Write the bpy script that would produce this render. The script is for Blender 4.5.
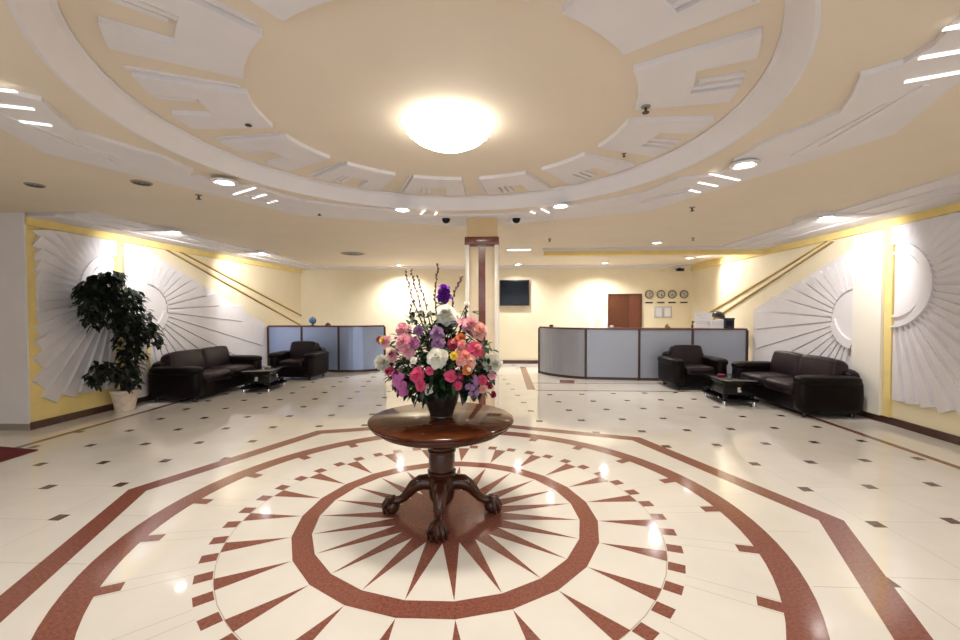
import bpy, bmesh, math, random
from mathutils import Vector, Matrix, Euler

for o in list(bpy.data.objects):
    bpy.data.objects.remove(o, do_unlink=True)
SC = bpy.context.scene
COL = SC.collection
PI = math.pi
R = math.radians

# ------------------------------------------------------------------ camera
EYE = 1.5637
FPX = 420.58
YAW, PITCH, ROLL = 0.0516, -0.0225, 0.0019
cam_d = bpy.data.cameras.new('camera')
cam = bpy.data.objects.new('camera', cam_d)
COL.objects.link(cam)
cam.location = (0, 0, EYE)
cam.rotation_mode = 'XYZ'
cam.rotation_euler = (PI / 2 + PITCH, ROLL, YAW)
cam_d.sensor_width = 36
cam_d.lens = FPX / 960 * 36
cam_d.clip_start = 0.02
SC.camera = cam

# ------------------------------------------------------------------ world, exposure, big lights
SC.view_settings.view_transform = 'Standard'
SC.view_settings.look = 'None'
SC.view_settings.gamma = 1
SC.view_settings.use_curve_mapping = False
SC.view_settings.exposure = 0.24
wd = bpy.data.worlds.new('world')
SC.world = wd
wd.use_nodes = True
wd.node_tree.nodes['Background'].inputs[0].default_value = (0.75, 0.85, 1.0, 1)
wd.node_tree.nodes['Background'].inputs[1].default_value = 0.3


def lamp(name, kind, loc, energy, color=(1, 1, 1), rot=(0, 0, 0), **kw):
    d = bpy.data.lights.new(name, kind)
    d.energy = energy
    d.color = color
    for k, v in kw.items():
        setattr(d, k, v)
    o = bpy.data.objects.new(name, d)
    o.location = loc
    o.rotation_euler = rot
    COL.objects.link(o)
    return o


WARM = (1.0, 0.93, 0.80)
NEUT = (1.0, 0.965, 0.92)
# daylight of the glazed entrance behind the camera
lamp('entrance_daylight', 'AREA', (-0.5, -3.3, 1.45), 100, (0.86, 0.92, 1.0), (PI / 2, 0, 0),
     shape='RECTANGLE', size=8.0, size_y=2.2)

# ------------------------------------------------------------------ materials
MATS = {}


def mat(name, col, rough=0.5, metal=0.0, spec=0.5, noise=0.0, scale=8.0, bump=0.0, emit=None, estr=0.0,
        coat=0.0, stretch=None):
    m = bpy.data.materials.new(name)
    m.use_nodes = True
    nt = m.node_tree
    b = nt.nodes['Principled BSDF']
    b.inputs['Base Color'].default_value = (*col, 1)
    b.inputs['Roughness'].default_value = rough
    b.inputs['Metallic'].default_value = metal
    b.inputs['Specular IOR Level'].default_value = spec
    b.inputs['Coat Weight'].default_value = coat
    b.inputs['Coat Roughness'].default_value = 0.08
    if emit:
        b.inputs['Emission Color'].default_value = (*emit, 1)
        b.inputs['Emission Strength'].default_value = estr
    if noise or bump:
        tc = nt.nodes.new('ShaderNodeTexCoord')
        mp = nt.nodes.new('ShaderNodeMapping')
        if stretch:
            mp.inputs['Scale'].default_value = stretch
        nt.links.new(tc.outputs['Object'], mp.inputs[0])
        n = nt.nodes.new('ShaderNodeTexNoise')
        n.inputs['Scale'].default_value = scale
        n.inputs['Detail'].default_value = 5
        nt.links.new(mp.outputs[0], n.inputs['Vector'])
        if noise:
            r = nt.nodes.new('ShaderNodeValToRGB')
            r.color_ramp.elements[0].position = 0.3
            r.color_ramp.elements[1].position = 0.7
            r.color_ramp.elements[0].color = (*[max(0, c * (1 - noise)) for c in col], 1)
            r.color_ramp.elements[1].color = (*[min(1, c * (1 + noise)) for c in col], 1)
            nt.links.new(n.outputs['Fac'], r.inputs[0])
            nt.links.new(r.outputs[0], b.inputs['Base Color'])
        if bump:
            bp = nt.nodes.new('ShaderNodeBump')
            bp.inputs['Strength'].default_value = bump
            bp.inputs['Distance'].default_value = 0.01
            nt.links.new(n.outputs['Fac'], bp.inputs['Height'])
            nt.links.new(bp.outputs[0], b.inputs['Normal'])
    MATS[name] = m
    return m


M_FLOOR = mat('cream_marble_tile', (0.77, 0.725, 0.66), 0.06, spec=0.5, noise=0.045, scale=2.2)
M_INLAY = mat('red_brown_granite', (0.235, 0.083, 0.058), 0.12, spec=0.5, noise=0.28, scale=60)
M_DOT = mat('dark_brown_granite', (0.125, 0.068, 0.05), 0.14, noise=0.3, scale=60)
M_GROUT = mat('tile_joint', (0.42, 0.36, 0.30), 0.5)
M_CREAM = mat('cream_paint', (0.82, 0.72, 0.50), 0.75, spec=0.2, noise=0.02, scale=3)
M_CEIL = mat('ceiling_cream_paint', (0.77, 0.675, 0.55), 0.7, spec=0.2, noise=0.02, scale=2)
M_YELLOW = mat('yellow_paint', (0.84, 0.66, 0.27), 0.7, spec=0.2, noise=0.05, scale=5)
M_WALL = mat('warm_wall_paint', (0.85, 0.755, 0.56), 0.7, spec=0.2, noise=0.02, scale=3)
M_WHITE = mat('white_plaster', (0.77, 0.738, 0.757), 0.65, spec=0.25, noise=0.02, scale=4)
M_BASE = mat('brown_granite_skirting', (0.075, 0.03, 0.022), 0.25, noise=0.2, scale=40)
M_BAR = mat('gold_painted_molding', (0.36, 0.24, 0.09), 0.5)
M_BARL = mat('pale_gold_molding', (0.85, 0.70, 0.38), 0.6)
M_LEATHER = mat('dark_brown_leather', (0.005, 0.0025, 0.003), 0.38, spec=0.14, noise=0.25, scale=30, bump=0.12)
M_LEATHER2 = mat('brown_leather_cushion', (0.014, 0.006, 0.009), 0.34, spec=0.24, noise=0.25, scale=30, bump=0.12)
M_BLACK = mat('black_lacquer', (0.006, 0.005, 0.006), 0.15, spec=0.25)
M_BLACKM = mat('black_plastic', (0.014, 0.014, 0.016), 0.4)
M_CHROME = mat('chrome', (0.8, 0.8, 0.82), 0.12, metal=1.0)
M_PANEL = mat('blue_grey_satin_panel', (0.37, 0.46, 0.70), 0.36, metal=0.45, noise=0.02, scale=4)
M_PANELG = mat('grey_satin_panel', (0.37, 0.39, 0.46), 0.38, metal=0.4, noise=0.02, scale=4)
M_CFRAME = mat('dark_brown_frame', (0.055, 0.026, 0.022), 0.3)
M_CTOP = mat('reddish_counter_top', (0.13, 0.05, 0.04), 0.25)
M_WOOD = mat('polished_mahogany', (0.080, 0.021, 0.007), 0.12, spec=0.14, noise=0.4, scale=9, coat=0.0,
             stretch=(1, 6, 6))
M_WOODD = mat('carved_dark_mahogany', (0.052, 0.014, 0.006), 0.22, spec=0.4, noise=0.3, scale=14, coat=0.1)
M_DOOR = mat('dark_door_wood', (0.10, 0.032, 0.013), 0.35, noise=0.2, scale=6, stretch=(6, 6, 1))
M_DOORL = mat('door_leaf_wood', (0.15, 0.048, 0.024), 0.35, noise=0.2, scale=6, stretch=(6, 6, 1))
M_POT = mat('pale_stone_pot', (0.72, 0.60, 0.50), 0.55, noise=0.15, scale=14, bump=0.2)
M_SOIL = mat('soil', (0.03, 0.018, 0.01), 0.9)
M_LEAF = mat('dark_ficus_leaf', (0.006, 0.014, 0.007), 0.45, noise=0.4, scale=4)
M_TRUNK = mat('brown_bark', (0.06, 0.035, 0.022), 0.8, noise=0.3, scale=20)
M_FOL = mat('bouquet_leaf', (0.009, 0.026, 0.010), 0.42, noise=0.5, scale=9)
M_FOLL = mat('bright_leaf', (0.025, 0.085, 0.020), 0.42, noise=0.4, scale=9)
M_STEM = mat('flower_stem', (0.06, 0.075, 0.03), 0.6)
M_TWIG = mat('brown_twig', (0.10, 0.05, 0.035), 0.7)
M_BUD = mat('twig_bud', (0.13, 0.06, 0.055), 0.6)
M_VASE = mat('dark_bronze_vase', (0.022, 0.015, 0.011), 0.28, spec=0.6, noise=0.5, scale=26, bump=0.5)
M_GLASSBLK = mat('black_screen', (0.004, 0.005, 0.007), 0.10, spec=0.25)
M_RED = mat('dark_red', (0.12, 0.006, 0.012), 0.9, noise=0.2, scale=60)
M_MARBC = mat('beige_marble', (0.72, 0.58, 0.40), 0.22, noise=0.08, scale=3)
M_MARBL = mat('pale_marble', (0.82, 0.76, 0.66), 0.2, noise=0.04, scale=3)
M_COLTOP = mat('tan_plaster', (0.62, 0.46, 0.25), 0.6)
M_COLRED = mat('red_brown_marble', (0.17, 0.055, 0.038), 0.13, noise=0.2, scale=12)
M_METALW = mat('white_metal_ring', (0.8, 0.8, 0.8), 0.3)
M_SPOT = mat('lit_spot_glass', (1, 1, 1), 0.3, emit=(1.0, 0.97, 0.92), estr=22)
M_GLOW = mat('glowing_white', (1, 1, 1), 0.3, emit=(1.0, 0.97, 0.92), estr=1.3)
M_BOWL = mat('lit_chandelier_glass', (1, 0.98, 0.94), 0.25, emit=(1.0, 0.95, 0.84), estr=10)
M_CRYST = mat('lit_crystal', (1, 1, 0.97), 0.1, emit=(1.0, 0.96, 0.86), estr=5)
M_PAPER = mat('white_paper', (0.82, 0.81, 0.82), 0.6)
M_GREYPAPER = mat('bluish_paper', (0.70, 0.73, 0.80), 0.5)
M_SILVER = mat('silver_frame', (0.55, 0.55, 0.56), 0.35, metal=0.6)
M_CLOCKF = mat('clock_face', (0.55, 0.50, 0.38), 0.4)
M_CLOCKD = mat('clock_dark', (0.035, 0.03, 0.022), 0.4)
M_NAVY = mat('dark_navy_plastic', (0.016, 0.018, 0.05), 0.4)
M_BLUE = mat('blue_globe', (0.06, 0.20, 0.48), 0.25, noise=0.5, scale=12)
M_VENT = mat('vent_grey', (0.30, 0.26, 0.21), 0.5)
M_VENTD = mat('vent_dark', (0.07, 0.06, 0.05), 0.6)
M_BRASS = mat('brass', (0.55, 0.36, 0.12), 0.3, metal=0.9)


def petal_mat(name, col):
    m = mat(name, col, 0.6, spec=0.2, noise=0.22, scale=38)
    nt = m.node_tree            # thin petals let some light through
    b = nt.nodes['Principled BSDF']
    tr = nt.nodes.new('ShaderNodeBsdfTranslucent')
    tr.inputs[0].default_value = (*[min(1, c * 1.05) for c in col], 1)
    mx = nt.nodes.new('ShaderNodeMixShader')
    mx.inputs[0].default_value = 0.38
    nt.links.new(b.outputs[0], mx.inputs[1])
    nt.links.new(tr.outputs[0], mx.inputs[2])
    nt.links.new(mx.outputs[0], nt.nodes['Material Output'].inputs[0])
    return m


P_WHITE = petal_mat('ivory_petal', (0.93, 0.90, 0.78))
P_PALE = petal_mat('pale_pink_petal', (0.92, 0.50, 0.57))
P_PEACH = petal_mat('peach_pink_petal', (0.92, 0.54, 0.48))
P_HOT = petal_mat('hot_pink_petal', (0.78, 0.13, 0.27))
P_ROSE = petal_mat('dark_rose_petal', (0.36, 0.04, 0.09))
P_SALM = petal_mat('salmon_petal', (0.90, 0.38, 0.34))
P_ORNG = petal_mat('orange_petal', (0.74, 0.24, 0.07))
P_LILAC = petal_mat('lilac_petal', (0.42, 0.24, 0.44))
P_MAGL = petal_mat('magenta_lilac_petal', (0.62, 0.20, 0.46))
P_PURP = petal_mat('purple_petal', (0.17, 0.02, 0.33))
P_YEL = petal_mat('yellow_petal', (0.86, 0.68, 0.10))


# ------------------------------------------------------------------ mesh builder
def sp(v, e):
    return math.copysign(abs(v) ** e, v)


class MB:
    """collects shapes; build() links them as ONE mesh object"""

    def __init__(self):
        self.v, self.f, self.mi = [], [], []

    def add(self, verts, faces, mi=0, M=None):
        n = len(self.v)
        for p in verts:
            p = Vector(p)
            self.v.append(tuple(M @ p) if M is not None else tuple(p))
        for f in faces:
            self.f.append([n + i for i in f])
            self.mi.append(mi)
        return self

    def box(self, lo, hi, mi=0, M=None):
        x0, y0, z0 = lo
        x1, y1, z1 = hi
        v = [(x0, y0, z0), (x1, y0, z0), (x1, y1, z0), (x0, y1, z0), (x0, y0, z1), (x1, y0, z1), (x1, y1, z1), (x0, y1, z1)]
        f = [(3, 2, 1, 0), (4, 5, 6, 7), (0, 1, 5, 4), (1, 2, 6, 5), (2, 3, 7, 6), (3, 0, 4, 7)]
        return self.add(v, f, mi, M)

    def rbox(self, lo, hi, rad, mi=0, M=None, seg=3):
        bm = bmesh.new()
        bmesh.ops.create_cube(bm, size=1)
        for v in bm.verts:
            v.co = Vector([(lo[i] + hi[i]) / 2 + v.co[i] * (hi[i] - lo[i]) for i in range(3)])
        bmesh.ops.bevel(bm, geom=bm.edges[:], offset=rad, segments=seg, profile=0.5, affect='EDGES')
        bm.verts.index_update()
        vs = [v.co.copy() for v in bm.verts]
        fs = [[v.index for v in f.verts] for f in bm.faces]
        bm.free()
        return self.add(vs, fs, mi, M)

    def squash(self, c, r, e1=0.4, e2=0.4, mi=0, M=None, nu=24, nv=12):
        """superellipsoid: puffy cushions and rounded bodies"""
        vs, fs = [], []
        for j in range(nv + 1):
            ph = -PI / 2 + PI * j / nv
            for i in range(nu):
                th = 2 * PI * i / nu
                vs.append((c[0] + r[0] * sp(math.cos(ph), e1) * sp(math.cos(th), e2),
                           c[1] + r[1] * sp(math.cos(ph), e1) * sp(math.sin(th), e2),
                           c[2] + r[2] * sp(math.sin(ph), e1)))
        for j in range(nv):
            for i in range(nu):
                k = (i + 1) % nu
                fs.append((j * nu + i, j * nu + k, (j + 1) * nu + k, (j + 1) * nu + i))
        return self.add(vs, fs, mi, M)

    def lathe(self, prof, c=(0, 0, 0), seg=32, mi=0, M=None, flute=None):
        vs, fs = [], []
        for (r, z) in prof:
            for i in range(seg):
                a = 2 * PI * i / seg
                rr = r * (1 + flute[1] * math.cos(flute[0] * a)) if flute else r
                vs.append((c[0] + rr * math.cos(a), c[1] + rr * math.sin(a), c[2] + z))
        n = len(prof)
        for j in range(n - 1):
            for i in range(seg):
                k = (i + 1) % seg
                fs.append((j * seg + i, j * seg + k, (j + 1) * seg + k, (j + 1) * seg + i))
        if prof[0][0] > 1e-5:
            fs.append(tuple(range(seg))[::-1])
        if prof[-1][0] > 1e-5:
            fs.append(tuple((n - 1) * seg + i for i in range(seg)))
        return self.add(vs, fs, mi, M)

    def prism(self, poly, z0, z1, mi=0, M=None):
        n = len(poly)
        vs = [(x, y, z0) for x, y in poly] + [(x, y, z1) for x, y in poly]
        fs = [tuple(range(n))[::-1], tuple(range(n, 2 * n))]
        fs += [(i, (i + 1) % n, n + (i + 1) % n, n + i) for i in range(n)]
        return self.add(vs, fs, mi, M)

    def poly(self, pts, mi=0, z=0.0):
        return self.add([(x, y, z) for x, y in pts], [tuple(range(len(pts)))], mi)

    def tube(self, path, rad, seg=8, mi=0, M=None):
        path = [Vector(p) for p in path]
        n = len(path)
        if not hasattr(rad, '__len__'):
            rad = [rad] * n
        vs, fs = [], []
        up = Vector((0.13, 0.21, 0.97))
        for i, p in enumerate(path):
            t = (path[min(i + 1, n - 1)] - path[max(i - 1, 0)]).normalized()
            a = t.cross(up)
            if a.length < 1e-3:
                a = t.cross(Vector((1, 0, 0)))
            a.normalize()
            b = t.cross(a)
            for k in range(seg):
                an = 2 * PI * k / seg
                vs.append(p + (a * math.cos(an) + b * math.sin(an)) * rad[i])
        for i in range(n - 1):
            for k in range(seg):
                q = (k + 1) % seg
                fs.append((i * seg + k, i * seg + q, (i + 1) * seg + q, (i + 1) * seg + k))
        fs.append(tuple(range(seg))[::-1])
        fs.append(tuple((n - 1) * seg + k for k in range(seg)))
        return self.add(vs, fs, mi, M)

    def bar(self, a, b, w, mi=0):
        """square bar from a to b"""
        a, b = Vector(a), Vector(b)
        return self.tube([a, b], w * 0.7071, 4, mi)

    def build(self, name, mats, parent=None, sharp=35, label=None, kind=None):
        me = bpy.data.meshes.new(name)
        me.from_pydata(self.v, [], self.f)
        if not isinstance(mats, (list, tuple)):
            mats = [mats]
        for m in mats:
            me.materials.append(m)
        for p, mi in zip(me.polygons, self.mi):
            p.material_index = mi
            p.use_smooth = True
        bm = bmesh.new()
        bm.from_mesh(me)
        bmesh.ops.recalc_face_normals(bm, faces=bm.faces)
        bm.to_mesh(me)
        bm.free()
        me.set_sharp_from_angle(angle=R(sharp))
        o = bpy.data.objects.new(name, me)
        COL.objects.link(o)
        if parent is not None:
            o.parent = parent
        if label:
            o['label'] = label
        if kind:
            o['kind'] = kind
        return o


def tag(o, label, cat, group=None):
    o['label'] = label
    o['category'] = cat
    if group:
        o['group'] = group
    return o


def thing(name, label, cat, loc=(0, 0, 0), rz=0.0, group=None):
    o = bpy.data.objects.new(name, None)
    o.empty_display_size = 0.1
    COL.objects.link(o)
    o.location = loc
    o.rotation_euler = (0, 0, rz)
    return tag(o, label, cat, group)


def copy_tree(o, parent=None):
    c = o.copy()
    COL.objects.link(c)
    if parent is not None:
        c.parent = parent
    for ch in list(o.children):
        copy_tree(ch, c)
    return c


def struct(name, mb, mats, sharp=35):
    return mb.build(name, mats, None, sharp, kind='structure')


# a point of the room at depth Y on the line of sight of photo pixel (px, py)
_rot = cam.rotation_euler.to_matrix()


def at(px, py, Y):
    d = _rot @ Vector(((px - 480) / FPX, -(py - 320) / FPX, -1))
    return Vector((0, 0, EYE)) + d * (Y / d.y)


# ------------------------------------------------------------------ room measures
XL, XR, YB, YF, ZC, ZT = -6.2, 5.3, 12.4, -3.6, 2.85, 3.0
CX, CY = -0.405, 3.19
YE = 5.2            # the left wall starts here; nearer the camera there is a deeper bay
XB = -7.6


def pc(r, deg):
    return (CX + r * math.cos(R(deg)), CY + r * math.sin(R(deg)))


# ------------------------------------------------------------------ floor
fl = MB()
fl.box((XB, YF, -0.1), (XR + .4, YB, 0.0), 0)
Zi = 0.0008
N = 23
A0 = -81.3
ST = 360 / N
# centre star, ring, outer rays, checker squares, teeth
core = [pc(0.415, A0 + ST * (k + 0.5)) for k in range(N)]
fl.poly(core, 1, Zi)
for k in range(N):
    a = A0 + ST * k
    fl.poly([pc(0.415, a - ST / 2), pc(0.985, a), pc(0.415, a + ST / 2)], 1, Zi)
    fl.poly([pc(0.985, a), pc(1.118, a), pc(1.118, a + ST), pc(0.985, a + ST)], 1, Zi)
    fl.poly([pc(1.12, a), pc(1.535, a + 2.3), pc(1.535, a - 2.3)][::-1], 1, Zi)
    fl.poly([pc(1.533, a - ST / 2), pc(1.539, a - ST / 2), pc(1.539, a), pc(1.533, a)], 3, Zi * 0.8)
    fl.poly([pc(1.533, a), pc(1.539, a), pc(1.539, a + ST / 2), pc(1.533, a + ST / 2)], 3, Zi * 0.8)
    for s in (-1, 1):
        b = a + s * 3.95
        fl.poly([pc(1.54, b - 1.7), pc(1.637, b - 1.6), pc(1.637, b + 1.6), pc(1.54, b + 1.7)], 1, Zi)
    b = a + ST / 2
    fl.poly([pc(1.985, b - 1.25), pc(2.11, b - 1.2), pc(2.11, b + 1.2), pc(1.985, b + 1.25)], 1, Zi * .85)
    for s in (-1.6, 1.6):      # radial joints between checker ring and circle
        fl.poly([pc(1.64, b + s - .06), pc(2.1, b + s - .05), pc(2.1, b + s + .05), pc(1.64, b + s + .06)], 3, Zi * 0.6)
for k in range(96):
    a, b = k * 3.75, k * 3.75 + 3.75
    fl.poly([pc(2.10, a), pc(2.27, a), pc(2.27, b), pc(2.10, b)], 1, Zi)
OCT = [(0.6, 2.94), (44.2, 2.93), (92, 2.74), (133, 2.94), (174, 2.88), (222, 2.76), (268, 2.85), (315, 2.90)]
for k in range(8):
    (a, ra), (b, rb) = OCT[k], OCT[(k + 1) % 8]
    fl.poly([pc(ra * .938, a), pc(ra, a), pc(rb, b), pc(rb * .938, b)], 1, Zi)
# border stripes along the side walls and the strip towards the back
for (x0, x1, y0, y1, mi) in ((-5.60, -5.51, YF, 12.0, 1), (4.47, 4.56, YF, 8.9, 1), (0.50, 0.66, 8.3, 11.7, 1),
                             (0.66, 4.47, 8.22, 8.27, 2), (0.66, 4.2, 9.05, 9.09, 2)):
    fl.poly([(x0, y0), (x1, y0), (x1, y1), (x0, y1)], mi, Zi)
fl.poly([(1.25, 9.15), (1.55, 9.05), (1.62, 9.45), (1.3, 9.5)], 1, Zi)
# tiles with dark corner dots (pinwheel laying)
ta, tb, dd = 0.6, 0.079, 0.092
ox, oy = 0.08967, 0.37361
cr, sr = math.cos(0.13144), math.sin(0.13144)
OX, OY = cr * ox - sr * oy, sr * ox + cr * oy


def inside_oct(x, y, r=2.9):
    f = r / 2.9
    ins = True
    for k in range(8):
        (ax, ay), (bx, by) = pc(OCT[k][1] * f, OCT[k][0]), pc(OCT[(k + 1) % 8][1] * f, OCT[(k + 1) % 8][0])
        if (bx - ax) * (y - ay) - (by - ay) * (x - ax) < 0:
            ins = False
    return ins


for i in range(-24, 24):
    for j in range(-14, 26):
        x = OX + ta * i - tb * j
        y = OY + tb * i + ta * j
        if not (-5.5 < x < 4.46 and YF < y < 12.2) or inside_oct(x, y, 2.86):
            continue
        if x > 0.42 and y > 8.15 or y > 10.1 and x < -2.9:
            continue
        h = dd / 2
        fl.poly([(x - h, y - h), (x + h, y - h), (x + h, y + h), (x - h, y + h)], 2, Zi * .7)
        g = 0.0022
        if x + ta < 4.47 and not inside_oct(x + 0.55, y + h, 2.72):
            fl.poly([(x + h, y + h - 2 * g), (x + ta, y + h - 2 * g), (x + ta, y + h), (x + h, y + h)], 3, Zi * 0.5)
        if not inside_oct(x - h, y + 0.55, 2.72) and y + ta < 12.2:
            fl.poly([(x - h, y + h), (x - h + 2 * g, y + h), (x - h + 2 * g, y + ta), (x - h, y + ta)], 3, Zi * 0.5)
# straight joints of the big slabs between circle and octagon
for j in range(-3, 8):
    y = 0.62 + 0.605 * j
    for s in (-1, 1):
        r2 = 2.72 ** 2 - (y - CY) ** 2
        r1 = 2.29 ** 2 - (y - CY) ** 2
        if r2 <= 0:
            continue
        xa = math.sqrt(r1) if r1 > 0 else 0.0
        xb = math.sqrt(r2) * 0.95
        if xb > xa:
            p0, p1 = sorted((CX + s * xa, CX + s * xb))
            fl.poly([(p0, y), (p1, y), (p1, y + 0.005), (p0, y + 0.005)], 3, Zi * 0.5)
struct('floor', fl, [M_FLOOR, M_INLAY, M_DOT, M_GROUT])

# ------------------------------------------------------------------ walls
w = MB(); w.box((XL - 0.2, YE, 0), (XL, YB + .15, ZC), 0)
w.box((XL, YE, 2.69), (XL + 0.05, YB, ZC), 1)
w.box((XL, YE, 0), (XL + 0.012, 6.43, 2.69), 1)
struct('wall_left', w, [M_WALL, M_YELLOW])
w = MB(); w.box((XB, YE + 0.02, 0), (XL - 0.2, YE + 0.2, ZC), 0); w.box((XB, YE - 0.02, 0), (XL - 0.001, YE - 0.002, ZC), 0)
struct('wall_return', w, M_WHITE)
w = MB(); w.box((XB - 0.1, YF, 0), (XB, YE + 0.2, ZC), 0)
struct('wall_bay', w, M_WALL)
w = MB(); w.box((XR, YF, 0), (XR + 0.2, YB + .15, ZC), 0)
w.box((XR - 0.05, YF, 2.69), (XR, YB, ZC), 1)
w.box((XR - 0.012, YF, 0), (XR, 6.08, 2.69), 2)
struct('wall_right', w, [M_WALL, M_YELLOW, M_CREAM])
w = MB(); w.box((XB - 0.1, YB, 0), (XR + 0.5, YB + 0.2, ZC), 0)
struct('wall_back', w, M_WALL)
# entrance wall behind the camera: piers around three big window openings
w = MB()
w.box((XB, YF - 0.2, 2.6), (XR, YF, ZC), 0)
w.box((XB, YF - 0.2, 0), (XR, YF, 0.3), 0)
for x0, x1 in ((XB, -4.6), (-2.0, -1.7), (0.9, 1.2), (3.8, XR)):
    w.box((x0, YF - 0.2, 0.3), (x1, YF, 2.6), 0)
struct('wall_front', w, M_WALL)

b = MB(); b.box((XL, YE - 0.01, 0), (XL + 0.03, YB, 0.10)); struct('baseboard_left', b, M_BASE)
b = MB(); b.box((XB, YE - 0.03, 0), (XL + 0.0, YE, 0.085)); struct('baseboard_return', b, M_VENT)
b = MB(); b.box((XR - 0.03, YF, 0), (XR, YB, 0.10)); struct('baseboard_right', b, M_BASE)
b = MB(); b.box((XL + .17, YB - 0.03, 0), (XR + .1, YB, 0.10)); struct('baseboard_back', b, M_BASE)

# ------------------------------------------------------------------ ceiling
c = MB()
NS = 96
x0, x1, y0, y1 = XB - 0.1, XR + 0.5, YF - 0.2, YB + 0.2


def edge_pt(a):
    dx, dy = math.cos(a), math.sin(a)
    t = min([((x1 - CX) / dx if dx > 0 else (x0 - CX) / dx) if abs(dx) > 1e-9 else 1e9,
             ((y1 - CY) / dy if dy > 0 else (y0 - CY) / dy) if abs(dy) > 1e-9 else 1e9])
    return (CX + dx * t, CY + dy * t)


angs = sorted([2 * PI * k / NS for k in range(NS)] +
              [math.atan2(yy - CY, xx - CX) % (2 * PI) for xx in (x0, x1) for yy in (y0, y1)])
na = len(angs)
vs, fs = [], []
for a in angs:
    e = edge_pt(a)
    vs += [(e[0], e[1], ZC), (CX - .03 + 2.21 * math.cos(a), CY + 2.21 * math.sin(a), ZC),
           (CX - .03 + 2.20 * math.cos(a), CY + 2.20 * math.sin(a), ZT), (e[0], e[1], ZT + 0.1)]
for i in range(na):
    k = (i + 1) % na
    fs += [(4 * i, 4 * k, 4 * k + 1, 4 * i + 1), (4 * i + 1, 4 * k + 1, 4 * k + 2, 4 * i + 2)]
fs.append(tuple(4 * i + 2 for i in range(na)))
fs.append(tuple(4 * i + 3 for i in range(na)))
c.add(vs, fs, 0)
o = struct('ceiling', c, [M_CEIL])

# sloped white band round the dome recess
c = MB()
BX = CX - 0.03
pr = [(2.195, 2.842), (2.215, 2.842), (2.215, 2.856), (2.13, 2.999), (2.085, 2.999), (2.085, 2.985), (2.11, 2.975)]
vs, fs = [], []
for i in range(NS):
    a = 2 * PI * i / NS
    vs += [(BX + r * math.cos(a), CY + r * math.sin(a), z) for r, z in pr]
n = len(pr)
for i in range(NS):
    k = (i + 1) % NS
    fs += [(i * n + j, i * n + (j + 1) % n, k * n + (j + 1) % n, k * n + j) for j in range(n)]
c.add(vs, fs)
struct('trim_1', c, M_WHITE)

# twelve plaster wedges with stepped U cut-outs around the flat disc
c = MB()


def sector(mb, r0, r1, a0, a1, z0, z1, n=6):
    p = [pc(r0, a0 + (a1 - a0) * k / n) for k in range(n + 1)] + [pc(r1, a1 - (a1 - a0) * k / n) for k in range(n + 1)]
    for k in range(n):
        q = [pc(r0, a0 + (a1 - a0) * k / n), pc(r1, a0 + (a1 - a0) * k / n),
             pc(r1, a0 + (a1 - a0) * (k + 1) / n), pc(r0, a0 + (a1 - a0) * (k + 1) / n)]
        mb.prism(q, z0, z1)


for k in range(12):
    a = 30 * k
    zb = ZT - 0.035
    sector(c, 1.345, 1.58, a + 1, a + 23, zb, ZT, 6)
    sector(c, 1.58, 1.97, a + 1, a + 8, zb, ZT, 2)
    sector(c, 1.58, 1.95, a + 17.5, a + 23, zb, ZT, 2)
    sector(c, 1.58, 1.67, a + 8, a + 17.5, zb, ZT, 3)
    sector(c, 1.64, 1.95, a + 15.5, a + 16.8, zb + 0.01, ZT, 1)
    sector(c, 1.70, 1.95, a + 13.6, a + 14.8, zb + 0.018, ZT, 1)
    sector(c, 1.38, 1.97, a + 23.6, a + 24.4, ZT - 0.012, ZT, 1)
struct('trim_2', c, M_WHITE)

# star-edged white layer on the ceiling around the dome, octagonal outside
c = MB()
half = [(-90, 2.6), (-60, 2.6), (-30, 2.70), (-23, 2.68), (-20, 2.62), (-18.5, 2.47), (-8, 2.59), (4, 2.38), (12, 2.42), (13.5, 2.55), (21, 2.55),
        (25, 2.33), (38, 2.42), (46, 2.40), (52, 2.37), (62, 2.30), (75, 2.42), (90, 2.40)]
inn = half + [(180 - a, r) for a, r in half[::-1][1:-1]]


def ro(t):
    return 3.22 * math.cos(R(22.5)) / math.cos(R((t % 45) - 22.5))


fine = []
for i in range(len(inn)):
    (a, r), (b2, r2) = inn[i], inn[(i + 1) % len(inn)]
    if b2 < a:
        b2 += 360
    nn = max(1, int((b2 - a) / 4))
    for q in range(nn):
        fine.append((a + (b2 - a) * q / nn, r + (r2 - r) * q / nn))
for i in range(len(fine)):
    (a, r), (b2, r2) = fine[i], fine[(i + 1) % len(fine)]
    if b2 < a:
        b2 += 360
    c.prism([pc(r, a), pc(ro(a), a), pc(ro(b2), b2), pc(r2, b2)], ZC - 0.028, ZC)
for sgn in (1, -1):      # raised groove lines running with the layer
    for (r0_, a0_, a1_) in ((2.78, -10, 8), (2.84, -14, 4), (2.66, 28, 40), (2.73, 30, 42), (2.70, 66, 80)):
        aa = (a0_, a1_) if sgn > 0 else (180 - a1_, 180 - a0_)
        c.prism([pc(r0_, aa[0]), pc(r0_ + .03, aa[0]), pc(r0_ + .03, aa[1]), pc(r0_, aa[1])], ZC - 0.038, ZC - 0.028)
struct('trim_3', c, M_WHITE)

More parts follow.
